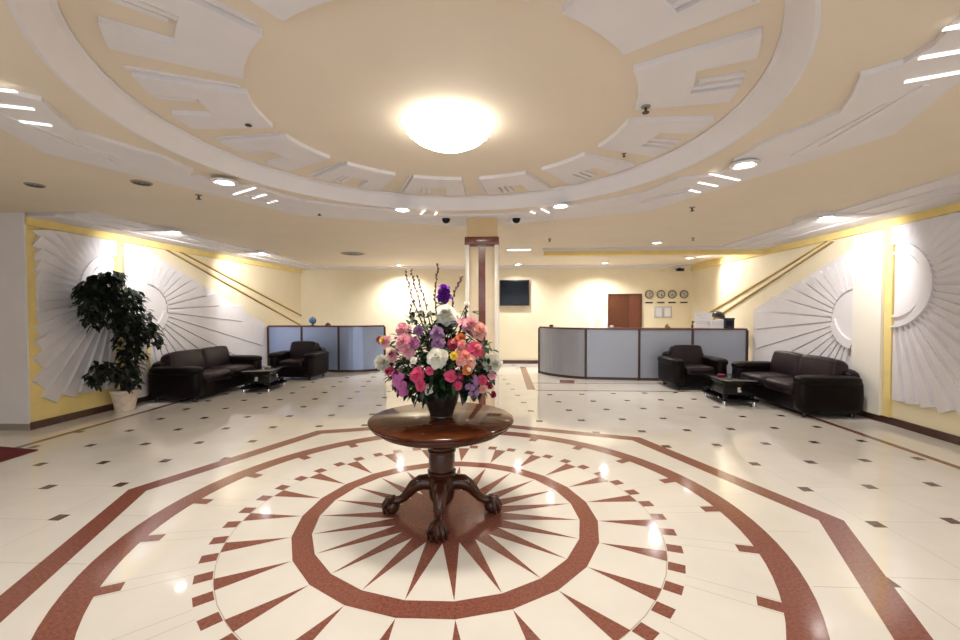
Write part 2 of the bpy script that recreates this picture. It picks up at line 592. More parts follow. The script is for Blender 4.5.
# stepped white cornice bands along the side walls, with a block at each wall spot
for nm, sx, xw, ya in (('trim_4', 1, XL, YE), ('trim_5', -1, XR, YF)):
    c = MB()
    yb = YB if sx > 0 else 8.86
    for (w0, z) in ((0.98, 0.018), (0.72, 0.036), (0.44, 0.054)):
        xs = sorted((xw, xw + sx * w0))
        c.box((xs[0], ya, ZC - z), (xs[1], yb, ZC - z + 0.03), 0)
    for yy in ((6.40, 8.78) if sx > 0 else (5.84, )):
        xs = sorted((xw + sx * 0.45, xw + sx * 1.16))
        c.box((xs[0], yy - 0.13, ZC - 0.05), (xs[1], yy + 0.42, ZC - 0.001), 0)
    struct(nm, c, M_WHITE)
# beam step over the reception desk and cornice of the back wall
c = MB(); c.box((0.9, 8.86, 2.725), (XR + 0.02, 9.12, ZC), 0); c.box((0.85, 8.80, 2.80), (XR + .02, 8.86, ZC), 1)
struct('trim_6', c, [M_YELLOW, M_WHITE])
c = MB(); c.box((XL + .2, YB - 0.10, 2.80), (XR + .1, YB, ZC)); c.box((XL + .2, YB - 0.30, 2.83), (XR + .1, YB - .1, ZC)); struct('trim_7', c, M_WHITE)

# yellow stripe + white pilaster between the two reliefs of each side wall
c = MB(); c.box((XL, 6.43, 0.10), (XL + 0.02, 6.55, 2.69)); c.box((XL, 6.95, 0.1), (XL + .025, 7.05, 1.92)); struct('trim_8', c, M_YELLOW)
c = MB(); c.box((XL, 6.56, 0.10), (XL + 0.06, 6.95, 2.67)); struct('trim_9', c, M_WHITE)
c = MB(); c.box((XR - 0.05, 5.965, 0.10), (XR, 6.075, 2.69)); struct('trim_10', c, M_YELLOW)
M_PIL = mat('pilaster_cream', (0.84, 0.79, 0.70), 0.6)
c = MB(); c.box((XR - 0.09, 6.08, 0.10), (XR, 6.57, 2.66)); struct('trim_11', c, M_PIL)

# diagonal gold moldings running down to the desks
for nm, xw, sx, segs in (('trim_12', XL, 1, (((7.45, 2.69), (12.3, 1.14)), ((7.72, 2.71), (12.38, 1.42)))),
                         ('trim_13', XR, -1, (((7.08, 2.66), (12.2, 0.95)), ((7.2, 2.68), (12.36, 1.18))))):
    c = MB()
    for (p, q) in segs:
        dy, dz = q[0] - p[0], q[1] - p[1]
        L = math.hypot(dy, dz)
        ny, nz = -dz / L, dy / L
        for off, wd_, th, mi in ((0, 0.022, 0.034, 0), (0.034, 0.046, 0.028, 1)):
            a0, a1 = off - wd_ / 2, off + wd_ / 2
            poly = [(p[0] + ny * a0, p[1] + nz * a0), (q[0] + ny * a0, q[1] + nz * a0),
                    (q[0] + ny * a1, q[1] + nz * a1), (p[0] + ny * a1, p[1] + nz * a1)]
            vs = [(xw, y, z) for y, z in poly] + [(xw + sx * th, y, z) for y, z in poly]
            c.add(vs, [(0, 1, 2, 3), (7, 6, 5, 4), (0, 4, 5, 1), (1, 5, 6, 2), (2, 6, 7, 3), (3, 7, 4, 0)], mi)
    struct(nm, c, [M_BAR, M_BARL])


# ------------------------------------------------------------------ plaster sun reliefs on the side walls
def relief(xw, sx, cu, cv, angles, rfun, r0, label, edge, discs):
    """fan of saw-tooth rays round a half sun; u = along the wall (Y), v = height"""
    root = thing('sun_relief', label, 'wall relief', (xw, cu, cv), 0)

    def P(u, v, t):
        return (sx * t, u, v)
    for i in range(len(angles) - 1):
        a, b = R(angles[i]), R(angles[i + 1])
        ra, rb = rfun(a, b)
        t0, t1, t2 = 0.012, 0.068, 0.022
        ca, sa, cb, sb = math.cos(a), math.sin(a), math.cos(b), math.sin(b)
        base = [(r0 * ca, r0 * sa), (ra * ca, ra * sa), (rb * cb, rb * sb), (r0 * cb, r0 * sb)]
        hi = [t1, t1, t2, t2]
        m = MB()
        vs = [P(u, v, 0.002) for u, v in base] + [P(u, v, t) for (u, v), t in zip(base, hi)]
        m.add(vs, [(0, 1, 2, 3), (7, 6, 5, 4), (0, 4, 5, 1), (1, 5, 6, 2), (2, 6, 7, 3), (3, 7, 4, 0)])
        m.build('ray', M_WHITE, root)
    for nm, prof, th in discs:
        m = MB()
        n = len(prof)
        vs = [P(u, v, 0.002) for u, v in prof] + [P(u, v, th) for u, v in prof]
        fs = [tuple(range(n)), tuple(range(2 * n - 1, n - 1, -1))] + [(i, (i + 1) % n, n + (i + 1) % n, n + i) for i in range(n)]
        m.add(vs, fs)
        m.build(nm, M_WHITE, root)
    return root


def arc(cu, cv, r, a0, a1, n=24):
    return [(cu + r * math.cos(R(a0 + (a1 - a0) * i / n)), cv + r * math.sin(R(a0 + (a1 - a0) * i / n))) for i in range(n + 1)]


def crescent(r_out, off, r_in, a0, a1):
    return arc(0, 0, r_out, a0, a1) + arc(off[0], off[1], r_in, a1, a0)


def fan_box(left, top, bottom):
    """ray ends: flush along the top, square-cut steps at the side and the bottom"""
    def f(a, b):
        m = (a + b) / 2
        rs = []
        for t in (a, b):
            r = 9
            if math.sin(t) > 0.02:
                r = min(r, top / math.sin(t))
            if math.cos(m) < -0.02:
                r = min(r, left / -math.cos(m))
            if math.sin(m) < -0.02:
                r = min(r, bottom / -math.sin(m))
            rs.append(r)
        return rs
    return f


# near panels: the sun sits at the far edge, the rays fan towards the camera
def clip(poly, umax=-0.004):
    return [(min(u, umax), v_) for u, v_ in poly]


def moon(r_out, off, r_in):
    a = math.degrees(math.acos(-(off + .004) / r_in))
    return arc(0, 0, r_out, 90.5, 269.5) + arc(off, 0, r_in, 360 - a, a)


def near_panel(xw, sx, cu, left, label):
    ang = [90 + 7.2 * k for k in range(26)]
    discs = [('sun_ring', moon(0.575, 0.12, 0.57), 0.075),
             ('crescent', moon(0.44, 0.12, 0.43), 0.05),
             ('sun_disc', clip(arc(0, 0, 0.52, 90, 270)), 0.014)]
    return relief(xw, sx, cu, 1.90, ang, fan_box(left, 0.78, 1.55), 0.54, label, cu, discs)


near_panel(XL + .012, 1, 6.40, 1.10, 'white plaster sun relief with fanned rays behind the potted plant')
near_panel(XR - .012, -1, 5.955, 1.25, 'white plaster sun relief with deep crescent at right edge of photo')


def far_panel(xw, sx, cu, cv, v_line, slope, umax, label):
    ang = [84 - 9.0 * k for k in range(19)]

    def rf(a, b):
        m_ = (a + b) / 2
        cm, sm = math.cos(m_), math.sin(m_)
        r = umax / cm if cm > .02 else 9
        den = sm - slope * cm
        if den > 1e-3:
            r = min(r, v_line / den)
        if sm < -.02:
            r = min(r, (cv - .14) / -sm)
        return r
    back = [(-.015, v_line + .10)]
    u_end = min(umax + .12, (v_line + .1 + cv - .11) / -slope)
    back += [(u_end, max(-cv + .11, v_line + .10 + slope * u_end)), (u_end, -cv + .11), (-.015, -cv + .11)]
    discs = [('backing_panel', back, 0.012), ('sun_disc', arc(0, 0, 0.43, -88, 90), 0.05),
             ('crescent', crescent(0.44, (-0.06, 0.10), 0.42, -86, -12), 0.085)]
    root = relief(xw, sx, cu, cv, [0], None, 0.46, label, cu, discs)
    for i in range(len(ang) - 1):
        a, b = R(ang[i]), R(ang[i + 1])
        r = rf(a, b)
        r0 = .46
        g0, g1 = .010, .015       # the gap between neighbouring rays widens outwards
        vs2 = []
        for (an, sg) in ((a, -1), (b, 1)):
            for rr, g in ((r0, g0), (r, g1)):
                vs2.append((rr * math.cos(an) - sg * g * math.sin(an), rr * math.sin(an) + sg * g * math.cos(an)))
        base = [vs2[0], vs2[1], vs2[3], vs2[2]]
        m = MB()
        vs = [(sx * .002, u, v_) for u, v_ in base] + [(sx * .05, u, v_) for u, v_ in base]
        m.add(vs, [(0, 1, 2, 3), (7, 6, 5, 4), (0, 4, 5, 1), (1, 5, 6, 2), (2, 6, 7, 3), (3, 7, 4, 0)])
        m.build('ray', M_WHITE, root)
    return root


far_panel(XL, 1, 6.96, 1.58, 0.98, -0.40, 3.45, 'white plaster sun relief with long spread rays above the left sofa')
far_panel(XR, -1, 6.585, 1.42, 1.02, -0.36, 2.58, 'white plaster sun relief with long spread rays above the right sofa')

# the side walls run a touch clockwise of the floor's main axis
for o in list(COL.objects):
    if o.parent is None and (o.name in ('wall_left', 'wall_right', 'baseboard_left', 'baseboard_right', 'trim_4', 'trim_5', 'trim_8', 'trim_9', 'trim_10', 'trim_11', 'trim_12', 'trim_13')
                             or o.name.startswith('sun_relief')):
        right = o.name in ('wall_right', 'baseboard_right', 'trim_5', 'trim_10', 'trim_11', 'trim_13') or (o.name.startswith('sun_relief') and o.location.x > 0)
        pv = Vector((XR, 5.5, 0)) if right else Vector((XL, 6.0, 0))
        Mr = Matrix.Translation(pv) @ Matrix.Rotation(-0.024, 4, 'Z') @ Matrix.Translation(-pv)
        o.matrix_world = Mr @ Matrix.Translation(o.location)

# ------------------------------------------------------------------ column
col = thing('column', 'square marble column with a red-brown stripe standing behind the flowers', 'column', (-0.27, 5.97, 0))
m = MB(); m.rbox((-.195, -.20, 0), (.195, .20, 2.62), 0.004); m.build('shaft', M_MARBC, col)
for sx in (-1, 1):
    for sy in (-1, 1):
        m = MB(); m.rbox((sx * .20 - .03, sy * .20 - .03, 0), (sx * .20 + .03, sy * .20 + .03, 2.46), 0.006)
        m.build('corner_strip', M_MARBL, col, label='pale marble corner strip')
m = MB(); m.box((-.047, -.212, 0.12), (.047, -.198, 2.46)); m.build('stripe', M_COLRED, col, label='red-brown polished marble stripe')
m = MB(); m.rbox((-.235, -.235, 2.46), (.235, .235, 2.57), 0.012); m.rbox((-.225, -.225, 2.44), (.225, .225, 2.47), 0.006)
m.build('capital', M_COLRED, col, label='red-brown marble band')
m = MB(); m.box((-.21, -.21, 2.57), (.21, .21, 2.848)); m.build('top_block', M_COLTOP, col)
m = MB(); m.rbox((-.245, -.245, 0), (.245, .245, 0.12), 0.01); m.build('base', M_COLRED, col)

# ------------------------------------------------------------------ ceiling lamps
def spot(x, y, z, label, r=0.085, e=45, group=None, color=(1.0, 0.975, 0.95), aim=None):
    t = thing('ceiling_spotlight', label, 'ceiling light', (x, y, z), 0, group)
    m = MB()
    m.lathe([(r, 0.0), (r + .028, 0.0), (r + .026, -0.012), (r + .004, -0.018), (r, -0.010)], seg=28)
    m.build('trim_ring', M_METALW, t)
    m = MB(); m.lathe([(r, -0.008), (r * .6, -0.013), (0.0, -0.015)], seg=24)
    m.build('lens', M_SPOT, t)
    rot = (0, 0, 0)
    if aim:
        rot = (Vector(aim) - Vector((x, y, z))).to_track_quat('-Z', 'Y').to_euler()
    L = lamp('spotlight_bulb', 'SPOT', (0, 0, -0.03), e, color, rot, spot_size=R(118 if aim else 150), spot_blend=0.8, shadow_soft_size=0.07)
    L.parent = t
    return t


GS = 'spotlights around the ceiling dome'
spot(-2.66, 3.94, ZC - 0.04, 'round ceiling spotlight on the left rim of the dome ornament', e=40)
spot(-1.215, 5.13, ZC - 0.04, 'round ceiling spotlight just left of the column top', e=30)
spot(0.70, 5.06, ZC - 0.04, 'round ceiling spotlight just right of the column top', e=30)
spot(2.07, 3.73, ZC - 0.04, 'round ceiling spotlight on the right rim of the dome ornament', e=40)
# the same ring of spotlights goes on over the camera
for (x, y) in ((2.10, 1.75), (0.75, 0.55), (-1.55, 0.55), (-2.95, 1.80)):
    spot(x, y, ZC - 0.04, 'round ceiling spotlight of the dome ring above the viewer', e=34, group=GS)
WS = 150
spot(-5.06, 6.29, ZC - .052, 'ceiling spotlight on the left cornice above the potted plant', e=WS, aim=(-6.2, 7.1, 2.0))
spot(-5.08, 8.72, ZC - .052, 'ceiling spotlight on the left cornice above the left armchair', e=WS, aim=(-6.1, 9.9, 2.0))
spot(4.30, 5.83, ZC - .052, 'ceiling spotlight on the right cornice above the right sofa', e=WS, aim=(5.3, 6.75, 2.0))
spot(2.94, 8.17, ZC, 'ceiling spotlight in front of the beam over the reception desk', e=150)
spot(-2.88, 11.75, ZC, 'ceiling spotlight at the back wall left of the column', e=300)
spot(2.79, 11.55, ZC, 'ceiling spotlight at the back wall above the brown door', e=280)
spot(0.45, 11.75, ZC, 'ceiling spotlight at the back wall above the television', e=150)
spot(1.13, 9.83, ZC, 'small ceiling spotlight right of the flat ceiling panel lamp', e=40)
spot(4.60, 10.6, ZC, 'ceiling spotlight in the back right corner above the clocks', e=130, aim=(5.45, 9.9, 2.1))
spot(4.55, 2.0, ZC - .052, 'ceiling spotlight of the right cornice beside the viewer', e=40)

# ceiling panel lamp at the back
t = thing('panel_lamp', 'flat rectangular lit ceiling panel right of the column', 'ceiling light', (0.36, 8.85, ZC))
m = MB(); m.box((-.26, -.13, -.02), (.26, .13, 0)); m.build('housing', M_METALW, t)
m = MB(); m.box((-.24, -.11, -.026), (.24, .11, -.02)); m.build('diffuser', M_GLOW, t)

# thin bars beside the dome spotlights, their brightness put in as emission
sb = ((-2.78, 4.12, -1, 0), (-1.27, 5.36, -1, 1), (0.73, 5.29, 1, 2), (2.16, 3.90, 1, 3))
bars = [((-2.96, 4.54), (-2.58, 4.31)), ((-2.87, 4.72), (-2.61, 4.56)), ((-2.79, 4.92), (-2.63, 4.82)),
        ((1.97, 4.12), (2.36, 4.34)), ((1.99, 4.39), (2.24, 4.53)), ((2.02, 4.66), (2.17, 4.76)),
        ((-1.08, 5.60), (-0.99, 5.40)), ((-.90, 5.66), (-.85, 5.52)), ((.50, 5.40), (.62, 5.62)), ((.38, 5.55), (.44, 5.66)),
        ((-3.35, 2.22), (-2.84, 2.35)), ((-3.45, 2.40), (-2.98, 2.56)), ((-3.27, 2.72), (-3.12, 2.79)),
        ((2.03, 2.07), (2.55, 1.93)), ((2.14, 2.30), (2.62, 2.14)), ((2.28, 2.53), (2.50, 2.44))]
lab = ['longest glowing bar beside the left dome spotlight', 'middle glowing bar beside the left dome spotlight',
       'shortest glowing bar beside the left dome spotlight', 'longest glowing bar beside the right dome spotlight',
       'middle glowing bar beside the right dome spotlight', 'shortest glowing bar beside the right dome spotlight',
       'longer glowing bar left of the column top', 'shorter glowing bar left of the column top',
       'longer glowing bar right of the column top', 'shorter glowing bar right of the column top',
       'uppermost glowing bar at the left edge of the photo', 'middle glowing bar at the left edge of the photo',
       'lowest glowing bar at the left edge of the photo', 'uppermost glowing bar at the right edge of the photo',
       'middle glowing bar at the right edge of the photo', 'lowest glowing bar at the right edge of the photo']
for (p, q), l in zip(bars, lab):
    p, q = (p[0] * .973, p[1] * .973), (q[0] * .973, q[1] * .973)
    d = Vector((q[0] - p[0], q[1] - p[1]))
    nrm = Vector((-d.y, d.x)).normalized() * 0.012
    m = MB()
    m.prism([(p[0] - nrm.x, p[1] - nrm.y), (q[0] - nrm.x, q[1] - nrm.y), (q[0] + nrm.x, q[1] + nrm.y), (p[0] + nrm.x, p[1] + nrm.y)],
            ZC - 0.036, ZC - 0.0285)
    tag(m.build('glow_bar', M_GLOW), l, 'ceiling light', 'glowing bars on the ceiling')

# chandelier
ch = thing('chandelier', 'round glowing crystal bowl chandelier in the middle of the ceiling', 'chandelier', (CX, CY + 0.05, ZT))
m = MB(); m.lathe([(0.0, 0), (0.20, 0), (0.21, -0.02), (0.12, -0.04), (0.0, -0.04)], seg=36); m.build('ceiling_plate', M_BRASS, ch)
m = MB(); m.lathe([(0.29, -0.022), (0.320, -0.022), (0.325, -0.034), (0.315, -0.040), (0.29, -0.040)], seg=48)
m.build('rim', M_CRYST, ch)
m = MB(); m.lathe([(0.315, -0.036), (0.308, -0.07), (0.262, -0.12), (0.17, -0.165), (0.06, -0.195), (0.0, -0.198)], seg=96, flute=(32, 0.014))
m.build('glass_bowl', M_BOWL, ch)
m = MB(); m.squash((0, 0, -0.205), (.018, .018, .018), 1, 1); m.build('finial', M_CRYST, ch)
for k in range(24):
    a = 2 * PI * k / 24
    m = MB(); m.squash((0.320 * math.cos(a), 0.320 * math.sin(a), -0.056), (.009, .009, .020), 1, 1, nu=8, nv=6)
    m.build('crystal_drop', M_CRYST, ch)
L = lamp('chandelier_bulbs', 'SPOT', (0, 0, -0.25), 130, WARM, shadow_soft_size=0.2, spot_size=R(170), spot_blend=0.5); L.parent = ch

# ------------------------------------------------------------------ small ceiling fittings
def dome_cam(x, y, label):
    t = thing('dome_camera', label, 'security camera', (x, y, ZC))
    m = MB(); m.lathe([(0.075, 0), (0.078, -.015), (0.06, -.03), (0.0, -.03)], seg=28); m.build('base', M_METALW, t)
    m = MB(); m.lathe([(0.056, -.03), (0.054, -.055), (0.036, -.085), (0.0, -.098)], seg=28); m.build('dome', M_GLASSBLK, t)


dome_cam(-0.76, 5.75, 'dark dome security camera on the ceiling left of the column')
dome_cam(0.20, 5.80, 'dark dome security camera on the ceiling right of the column')


def vent(x, y, r, label):
    t = thing('ceiling_vent', label, 'vent', (x, y, ZC))
    m = MB(); m.lathe([(r, 0), (r, -.008), (r * .86, -.016), (r * .82, -.008), (r * .7, -.008)], seg=32); m.build('rim', M_VENT, t)
    m = MB()
    for q in (.25, .5, .72):
        m.lathe([(r * q - .012, -.006), (r * q + .012, -.012), (r * q + .014, -.004), (r * q - .012, -.002)], seg=28)
    m.build('rings', M_VENTD, t)


vent(-3.59, 4.05, 0.09, 'round grey ceiling vent left of the dome')
vent(-3.34, 9.32, 0.26, 'round grey ceiling vent over the left seating corner')
vent(-4.73, 4.06, 0.08, 'round ceiling vent near the left edge of the photo')


def sprinkler(x, y, z, label, s=1.0):
    t = thing('sprinkler_head', label, 'sprinkler', (x, y, z))
    m = MB(); m.lathe([(0.036 * s, 0), (0.034 * s, -.008 * s), (0.0, -.010 * s)], seg=20); m.build('plate', M_VENT, t)
    m = MB(); m.lathe([(0.010 * s, -.008 * s), (0.010 * s, -.04 * s), (0.026 * s, -.045 * s), (0.026 * s, -.05 * s), (0, -.05 * s)], seg=14); m.build('nozzle', M_CLOCKD, t)


sprinkler(-1.90, 3.10, ZT, 'sprinkler head inside the dome left of the chandelier', 0.9)
sprinkler(0.99, 2.98, ZT - .035, 'sprinkler head inside the dome right of the chandelier', 0.9)
sprinkler(1.12, 3.95, ZT, 'tiny sprinkler head near the right rim of the dome', .6)
sprinkler(-2.36, 5.37, ZC, 'sprinkler head on the ceiling between two dome spotlights at left')
sprinkler(2.38, 5.42, ZC, 'sprinkler head on the ceiling right of the dome')
sprinkler(3.40, 7.7, ZC, 'sprinkler head on the ceiling above the right armchair')
sprinkler(0.86, 7.64, ZC, 'sprinkler head on the ceiling behind the right dome camera')
sprinkler(-3.35, 4.52, ZC, 'sprinkler head beside the small left ceiling vent')

# corner camera on the back wall
t = thing('corner_camera', 'small dark camera high in the back right corner', 'security camera', (5.05, 12.28, 2.72))
m = MB(); m.rbox((-.10, -.10, -.05), (.10, .0, .03), .01); m.build('body', M_BLACKM, t)
m = MB(); m.lathe([(0.03, 0), (0.03, .03), (0, .03)], seg=14, M=Matrix.Translation((-.05, -.10, -.01)) @ Matrix.Rotation(PI / 2, 4, 'X')); m.build('lens', M_GLASSBLK, t)
m = MB(); m.box((-.03, -.03, .03), (.03, .02, .05)); m.build('bracket', M_BLACKM, t)

# ------------------------------------------------------------------ round table
TX, TY, TZ = -0.463, 3.20, 0.745
tb_ = thing('round_table', 'round polished mahogany pedestal table with claw feet under the flowers', 'table', (TX, TY, 0))
m = MB()
m.lathe([(0.0, .690), (0.515, .690), (0.528, .694), (0.534, .702), (0.532, .712), (0.545, .718), (0.554, .728), (0.552, .738), (0.54, .745), (0.0, .745)], seg=96)
m.build('tabletop', M_WOOD, tb_)
m = MB()
m.lathe([(0.40, .655), (0.470, .655), (0.482, .664), (0.486, .690), (0.40, .690)], seg=96); m.build('apron', M_WOODD, tb_)
m = MB()
m.lathe([(0.0, .062), (0.03, .062), (0.07, .085), (0.095, .13), (0.108, .20), (0.106, .265), (0.094, .285), (0.106, .292), (0.109, .305), (0.098, .315), (0.109, .322), (0.110, .336), (0.097, .346),
         (0.096, .36), (0.101, .40), (0.102, .45), (0.097, .475), (0.109, .483), (0.110, .497), (0.099, .507), (0.110, .514), (0.111, .528), (0.100, .538),
         (0.102, .56), (0.115, .60), (0.15, .640), (0.20, .655), (0.0, .655)], seg=40)
m.build('pedestal', M_WOODD, tb_)


def table_leg(ang):
    ca, sa = math.cos(ang), math.sin(ang)
    m = MB()
    prof = [(0.05, .225, .058), (0.11, .245, .060), (0.165, .240, .058), (0.215, .210, .050), (0.255, .165, .040), (0.29, .125, .034), (0.325, .105, .032), (0.365, .10, .034)]
    m.tube([(r * ca, r * sa, z) for r, z, _ in prof], [q for _, _, q in prof], 14)
    for t_ in (-1, 1):       # carved ridge along each side of the knee
        m.tube([(r * ca - t_ * .035 * sa, r * sa + t_ * .035 * ca, z + q * .55) for r, z, q in prof[1:6]], [.012, .014, .013, .010, .006], 6)
    leg = m.build('leg', M_WOODD, tb_, sharp=60)
    f = MB()
    fx, fy = 0.385 * ca, 0.385 * sa
    f.squash((fx, fy, .058), (.060, .060, .057), .9, 1)
    for k in range(-2, 3):
        a2 = ang + k * 0.62
        c2, s2 = math.cos(a2), math.sin(a2)
        f.tube([(fx - .02 * ca + .015 * c2, fy - .02 * sa + .015 * s2, .118), (fx + .042 * c2, fy + .042 * s2, .108), (fx + .068 * c2, fy + .068 * s2, .066), (fx + .064 * c2, fy + .064 * s2, .016)],
               [.020, .018, .016, .010], 8)
    f.build('claw_foot', M_WOODD, leg, sharp=60)


for a in (-86, 4, 94, 184):
    table_leg(R(a))

# ------------------------------------------------------------------ vase and flowers
VX, VY = TX + 0.0, TY + 0.0
m = MB()
m.lathe([(0.0, 0), (0.088, 0), (0.092, .012), (0.088, .022), (0.100, .06), (0.122, .12), (0.140, .18), (0.143, .21), (0.134, .235), (0.142, .252), (0.132, .252), (0.126, .235), (0.132, .21), (0.130, .18), (0.112, .12), (0.09, .06), (0.0, .05)], seg=40)
v = m.build('vase', M_VASE)
v.location = (VX, VY, TZ)
tag(v, 'dark bronze tapered vase holding the flowers on the round table', 'vase')

BC = Vector((VX, VY, 1.10))
fa = thing('flower_arrangement', 'large mixed bouquet of pink, white and purple flowers in the dark vase', 'flowers', (VX, VY, TZ + 0.236))
FO = Vector((VX, VY, TZ + 0.236))
rng = random.Random(11)


def frame(nrm):
    z = nrm.normalized()
    x = z.cross(Vector((0.2, 0.1, 1)))
    if x.length < 1e-3:
        x = Vector((1, 0, 0))
    x.normalize()
    y = z.cross(x)
    return Matrix((x, y, z)).transposed()


def petal(mb, base, Fr, ang, tilt, L, W, curl, mi=0):
    """one curved petal; Fr columns = local axes, z = flower axis"""
    ca, sa = math.cos(ang), math.sin(ang)
    rows = 4
    vs, fs = [], []
    r, z, t = 0.0, 0.0, tilt
    for i in range(rows + 1):
        s = i / rows
        wv = W * (0.35 + 1.25 * math.sin(PI * min(1, s * .8 + .12))) * (0.55 if i == rows else 1) * .5
        for q in (-1, 0, 1):
            cup = 0.18 * W * abs(q)
            lx, ly, lz = r, q * wv, z + cup * math.cos(t)
            vs.append(base + Fr @ Vector((lx * ca - ly * sa, lx * sa + ly * ca, lz)))
        r += L / rows * math.cos(t)
        z += L / rows * math.sin(t)
        t -= curl / rows
    for i in range(rows):
        for q in (0, 1):
            fs.append((i * 3 + q, i * 3 + q + 1, i * 3 + q + 4, i * 3 + q + 3))
    mb.add(vs, fs, mi)


def bloom(name, px, py, rp, Yd, mats, layers=4, per=8, flat=0.0, label=None, open_=1.0, centre=None):
    p = at(px, py, Yd)
    r = rp / FPX * Yd * 1.08
    out = (p - BC)
    out = Vector((out.x * .65, out.y * .4 - 0.24, out.z * .6 + 0.07))
    Fr = frame(out)
    b = p - Fr @ Vector((0, 0, r * .35))
    mb = MB()
    b0 = b - FO
    for l in range(layers):
        s = l / max(1, layers - 1)
        r_ = r
        for k in range(per):
            ang = 2 * PI * (k + .5 * (l % 2)) / per + rng.uniform(-.15, .15)
            tilt = (0.12 + 1.2 * s) * (1 - flat) + rng.uniform(-.22, .22)
            petal(mb, b0 + Fr @ Vector((0, 0, r * .12 * l)), Fr, ang, tilt, r * (1.05 - .42 * s) * rng.uniform(.9, 1.08),
                  r * (0.60 - .2 * s) * open_ * rng.uniform(.85, 1.15), 1.0 - .3 * s + rng.uniform(-.25, .25), 0 if (l < layers - 1 or len(mats) == 1) else 1)
    if centre is not None:
        mats = list(mats) + [centre]
        c_ = b0 + Fr @ Vector((0, 0, r * .3))
        mb.squash(c_, (r * .22, r * .22, r * .18), 1, 1, mi=len(mats) - 1, nu=10, nv=6)
    else:
        c_ = b0 + Fr @ Vector((0, 0, r * .25))
        mb.squash(c_, (r * .20, r * .20, r * .3), 1, 1, mi=0, nu=10, nv=6)
    o = mb.build(name, list(mats), fa, sharp=60, label=label)
    # its stem down into the vase
    st = MB()
    e = Vector((rng.uniform(-.05, .05), rng.uniform(-.05, .05), -.02))
    mid = (b0 * .55 + e * .45) + Vector((0, 0, .05))
    st.tube([b0, mid, e], .0035, 6)
    st.build('stem', M_STEM, o)
    return o


def spike(px0, py0, px1, py1, rp, Yd, m_, n, label):
    """cluster of small florets along a line"""
    p0, p1 = at(px0, py0, Yd) - FO, at(px1, py1, Yd) - FO
    r = rp / FPX * Yd
    mb = MB()
    for k in range(n):
        s = rng.random()
        d = Vector((rng.gauss(0, 1), rng.gauss(0, 1), rng.gauss(0, .6)))
        d.normalize()
        c_ = p0.lerp(p1, s) + d * r * (1 - .45 * s)
        Fr = frame(d + Vector((0, -.5, .1)))
        for q in range(5):
            petal(mb, c_, Fr, 2 * PI * q / 5, .35, r * .55, r * .42, .6)
    mb.build('blossom_cluster', m_, fa, sharp=60, label=label)
    st = MB(); st.tube([p1, p0, p0 * .4, Vector((0, 0, -.02))], .004, 6)
    st.build('stem', M_STEM, fa)


YV = 3.2
bloom('carnation', 437, 357, 10.5, 2.90, [P_WHITE], 6, 11, label='big ivory carnation in the middle')
bloom('carnation', 384, 363, 10.5, 3.10, [P_WHITE], 6, 10, label='ivory carnation at the far left')
bloom('carnation', 494, 363, 9.5, 3.10, [P_WHITE], 6, 10, label='ivory carnation at the far right')
bloom('carnation', 446, 314, 11, 3.10, [P_WHITE], 6, 10, label='ivory carnation under the purple iris')
bloom('carnation', 455, 318, 8, 3.20, [P_WHITE], 5, 9, label='ivory carnation near the top')
bloom('daisy', 428, 390, 5.5, 2.92, [P_WHITE], 2, 9, .5, 'small white flower low in front', centre=P_ROSE)
bloom('peony', 404, 342, 10, 2.98, [P_PALE], 5, 8, label='pale pink peony at upper left')
bloom('peony', 402, 329, 8.5, 3.10, [P_PALE], 4, 8, label='pale pink peony at top left')
bloom('peony', 407, 351, 7, 2.96, [P_PALE], 4, 8, label='pale pink peony')
bloom('peony', 392, 355, 7, 3.02, [P_PALE], 4, 7, label='pale pink peony')
bloom('rose', 384, 341, 7, 3.08, [P_PALE, P_YEL], 4, 7, label='pink rose with a yellow heart')
bloom('rose', 379, 339, 4.5, 3.14, [P_ROSE], 3, 7, label='dark rose')
bloom('peony', 470, 324, 9, 3.08, [P_PALE], 5, 8, label='pale pink peony at upper right')
bloom('peony', 479, 330, 9.5, 3.06, [P_PEACH], 5, 8, label='peach pink peony')
bloom('peony', 464, 322, 6.5, 3.12, [P_PALE], 4, 7, label='pale pink peony')
bloom('rose', 416, 375, 8, 2.88, [P_HOT], 4, 8, label='hot pink rose low at left')
bloom('rose', 420, 386, 6, 2.88, [P_HOT], 4, 7, label='hot pink rose')
bloom('rose', 429, 371, 4.5, 2.88, [P_HOT], 3, 7, label='hot pink rosebud')
bloom('rose', 451, 376, 6.5, 2.88, [P_HOT], 4, 7, label='hot pink rose')
bloom('rose', 459, 377, 5, 2.90, [P_ROSE, P_HOT], 4, 7, label='dark rose')
bloom('rose', 458, 386, 5.5, 2.90, [P_HOT], 4, 7, label='hot pink rose')
bloom('rose', 476, 348, 8.5, 2.96, [P_HOT, P_SALM], 4, 7, label='coral pink rose')
bloom('lily', 465, 356, 11, 2.92, [P_SALM], 2, 6, .1, 'salmon lily', 1.1, P_ORNG)
bloom('lily', 470, 361, 8, 2.90, [P_PEACH], 2, 6, .1, 'peach lily', 1.1, P_ORNG)
bloom('rose', 468, 370, 5.5, 2.88, [P_ORNG, P_WHITE], 4, 7, label='orange rose')
bloom('rose', 461, 337, 5.5, 3.0, [P_ORNG], 4, 8, label='orange rose')
bloom('rose', 453, 343, 6, 2.96, [P_ROSE, P_SALM], 4, 8, label='dark rose')
bloom('rose', 462, 343, 5, 2.96, [P_SALM], 3, 7, label='salmon rose')
bloom('rose', 454, 355, 4.5, 2.88, [P_YEL], 3, 7, label='yellow rosebud')
bloom('rose', 388, 371, 5, 3.0, [P_HOT, P_ROSE], 3, 7, label='dark pink rose')
bloom('rose', 483, 380, 5.5, 2.96, [P_HOT], 4, 7, label='pink rose low at right')
bloom('rose', 493, 376, 4.5, 3.04, [P_PALE], 3, 7, label='pale pink rosebud')
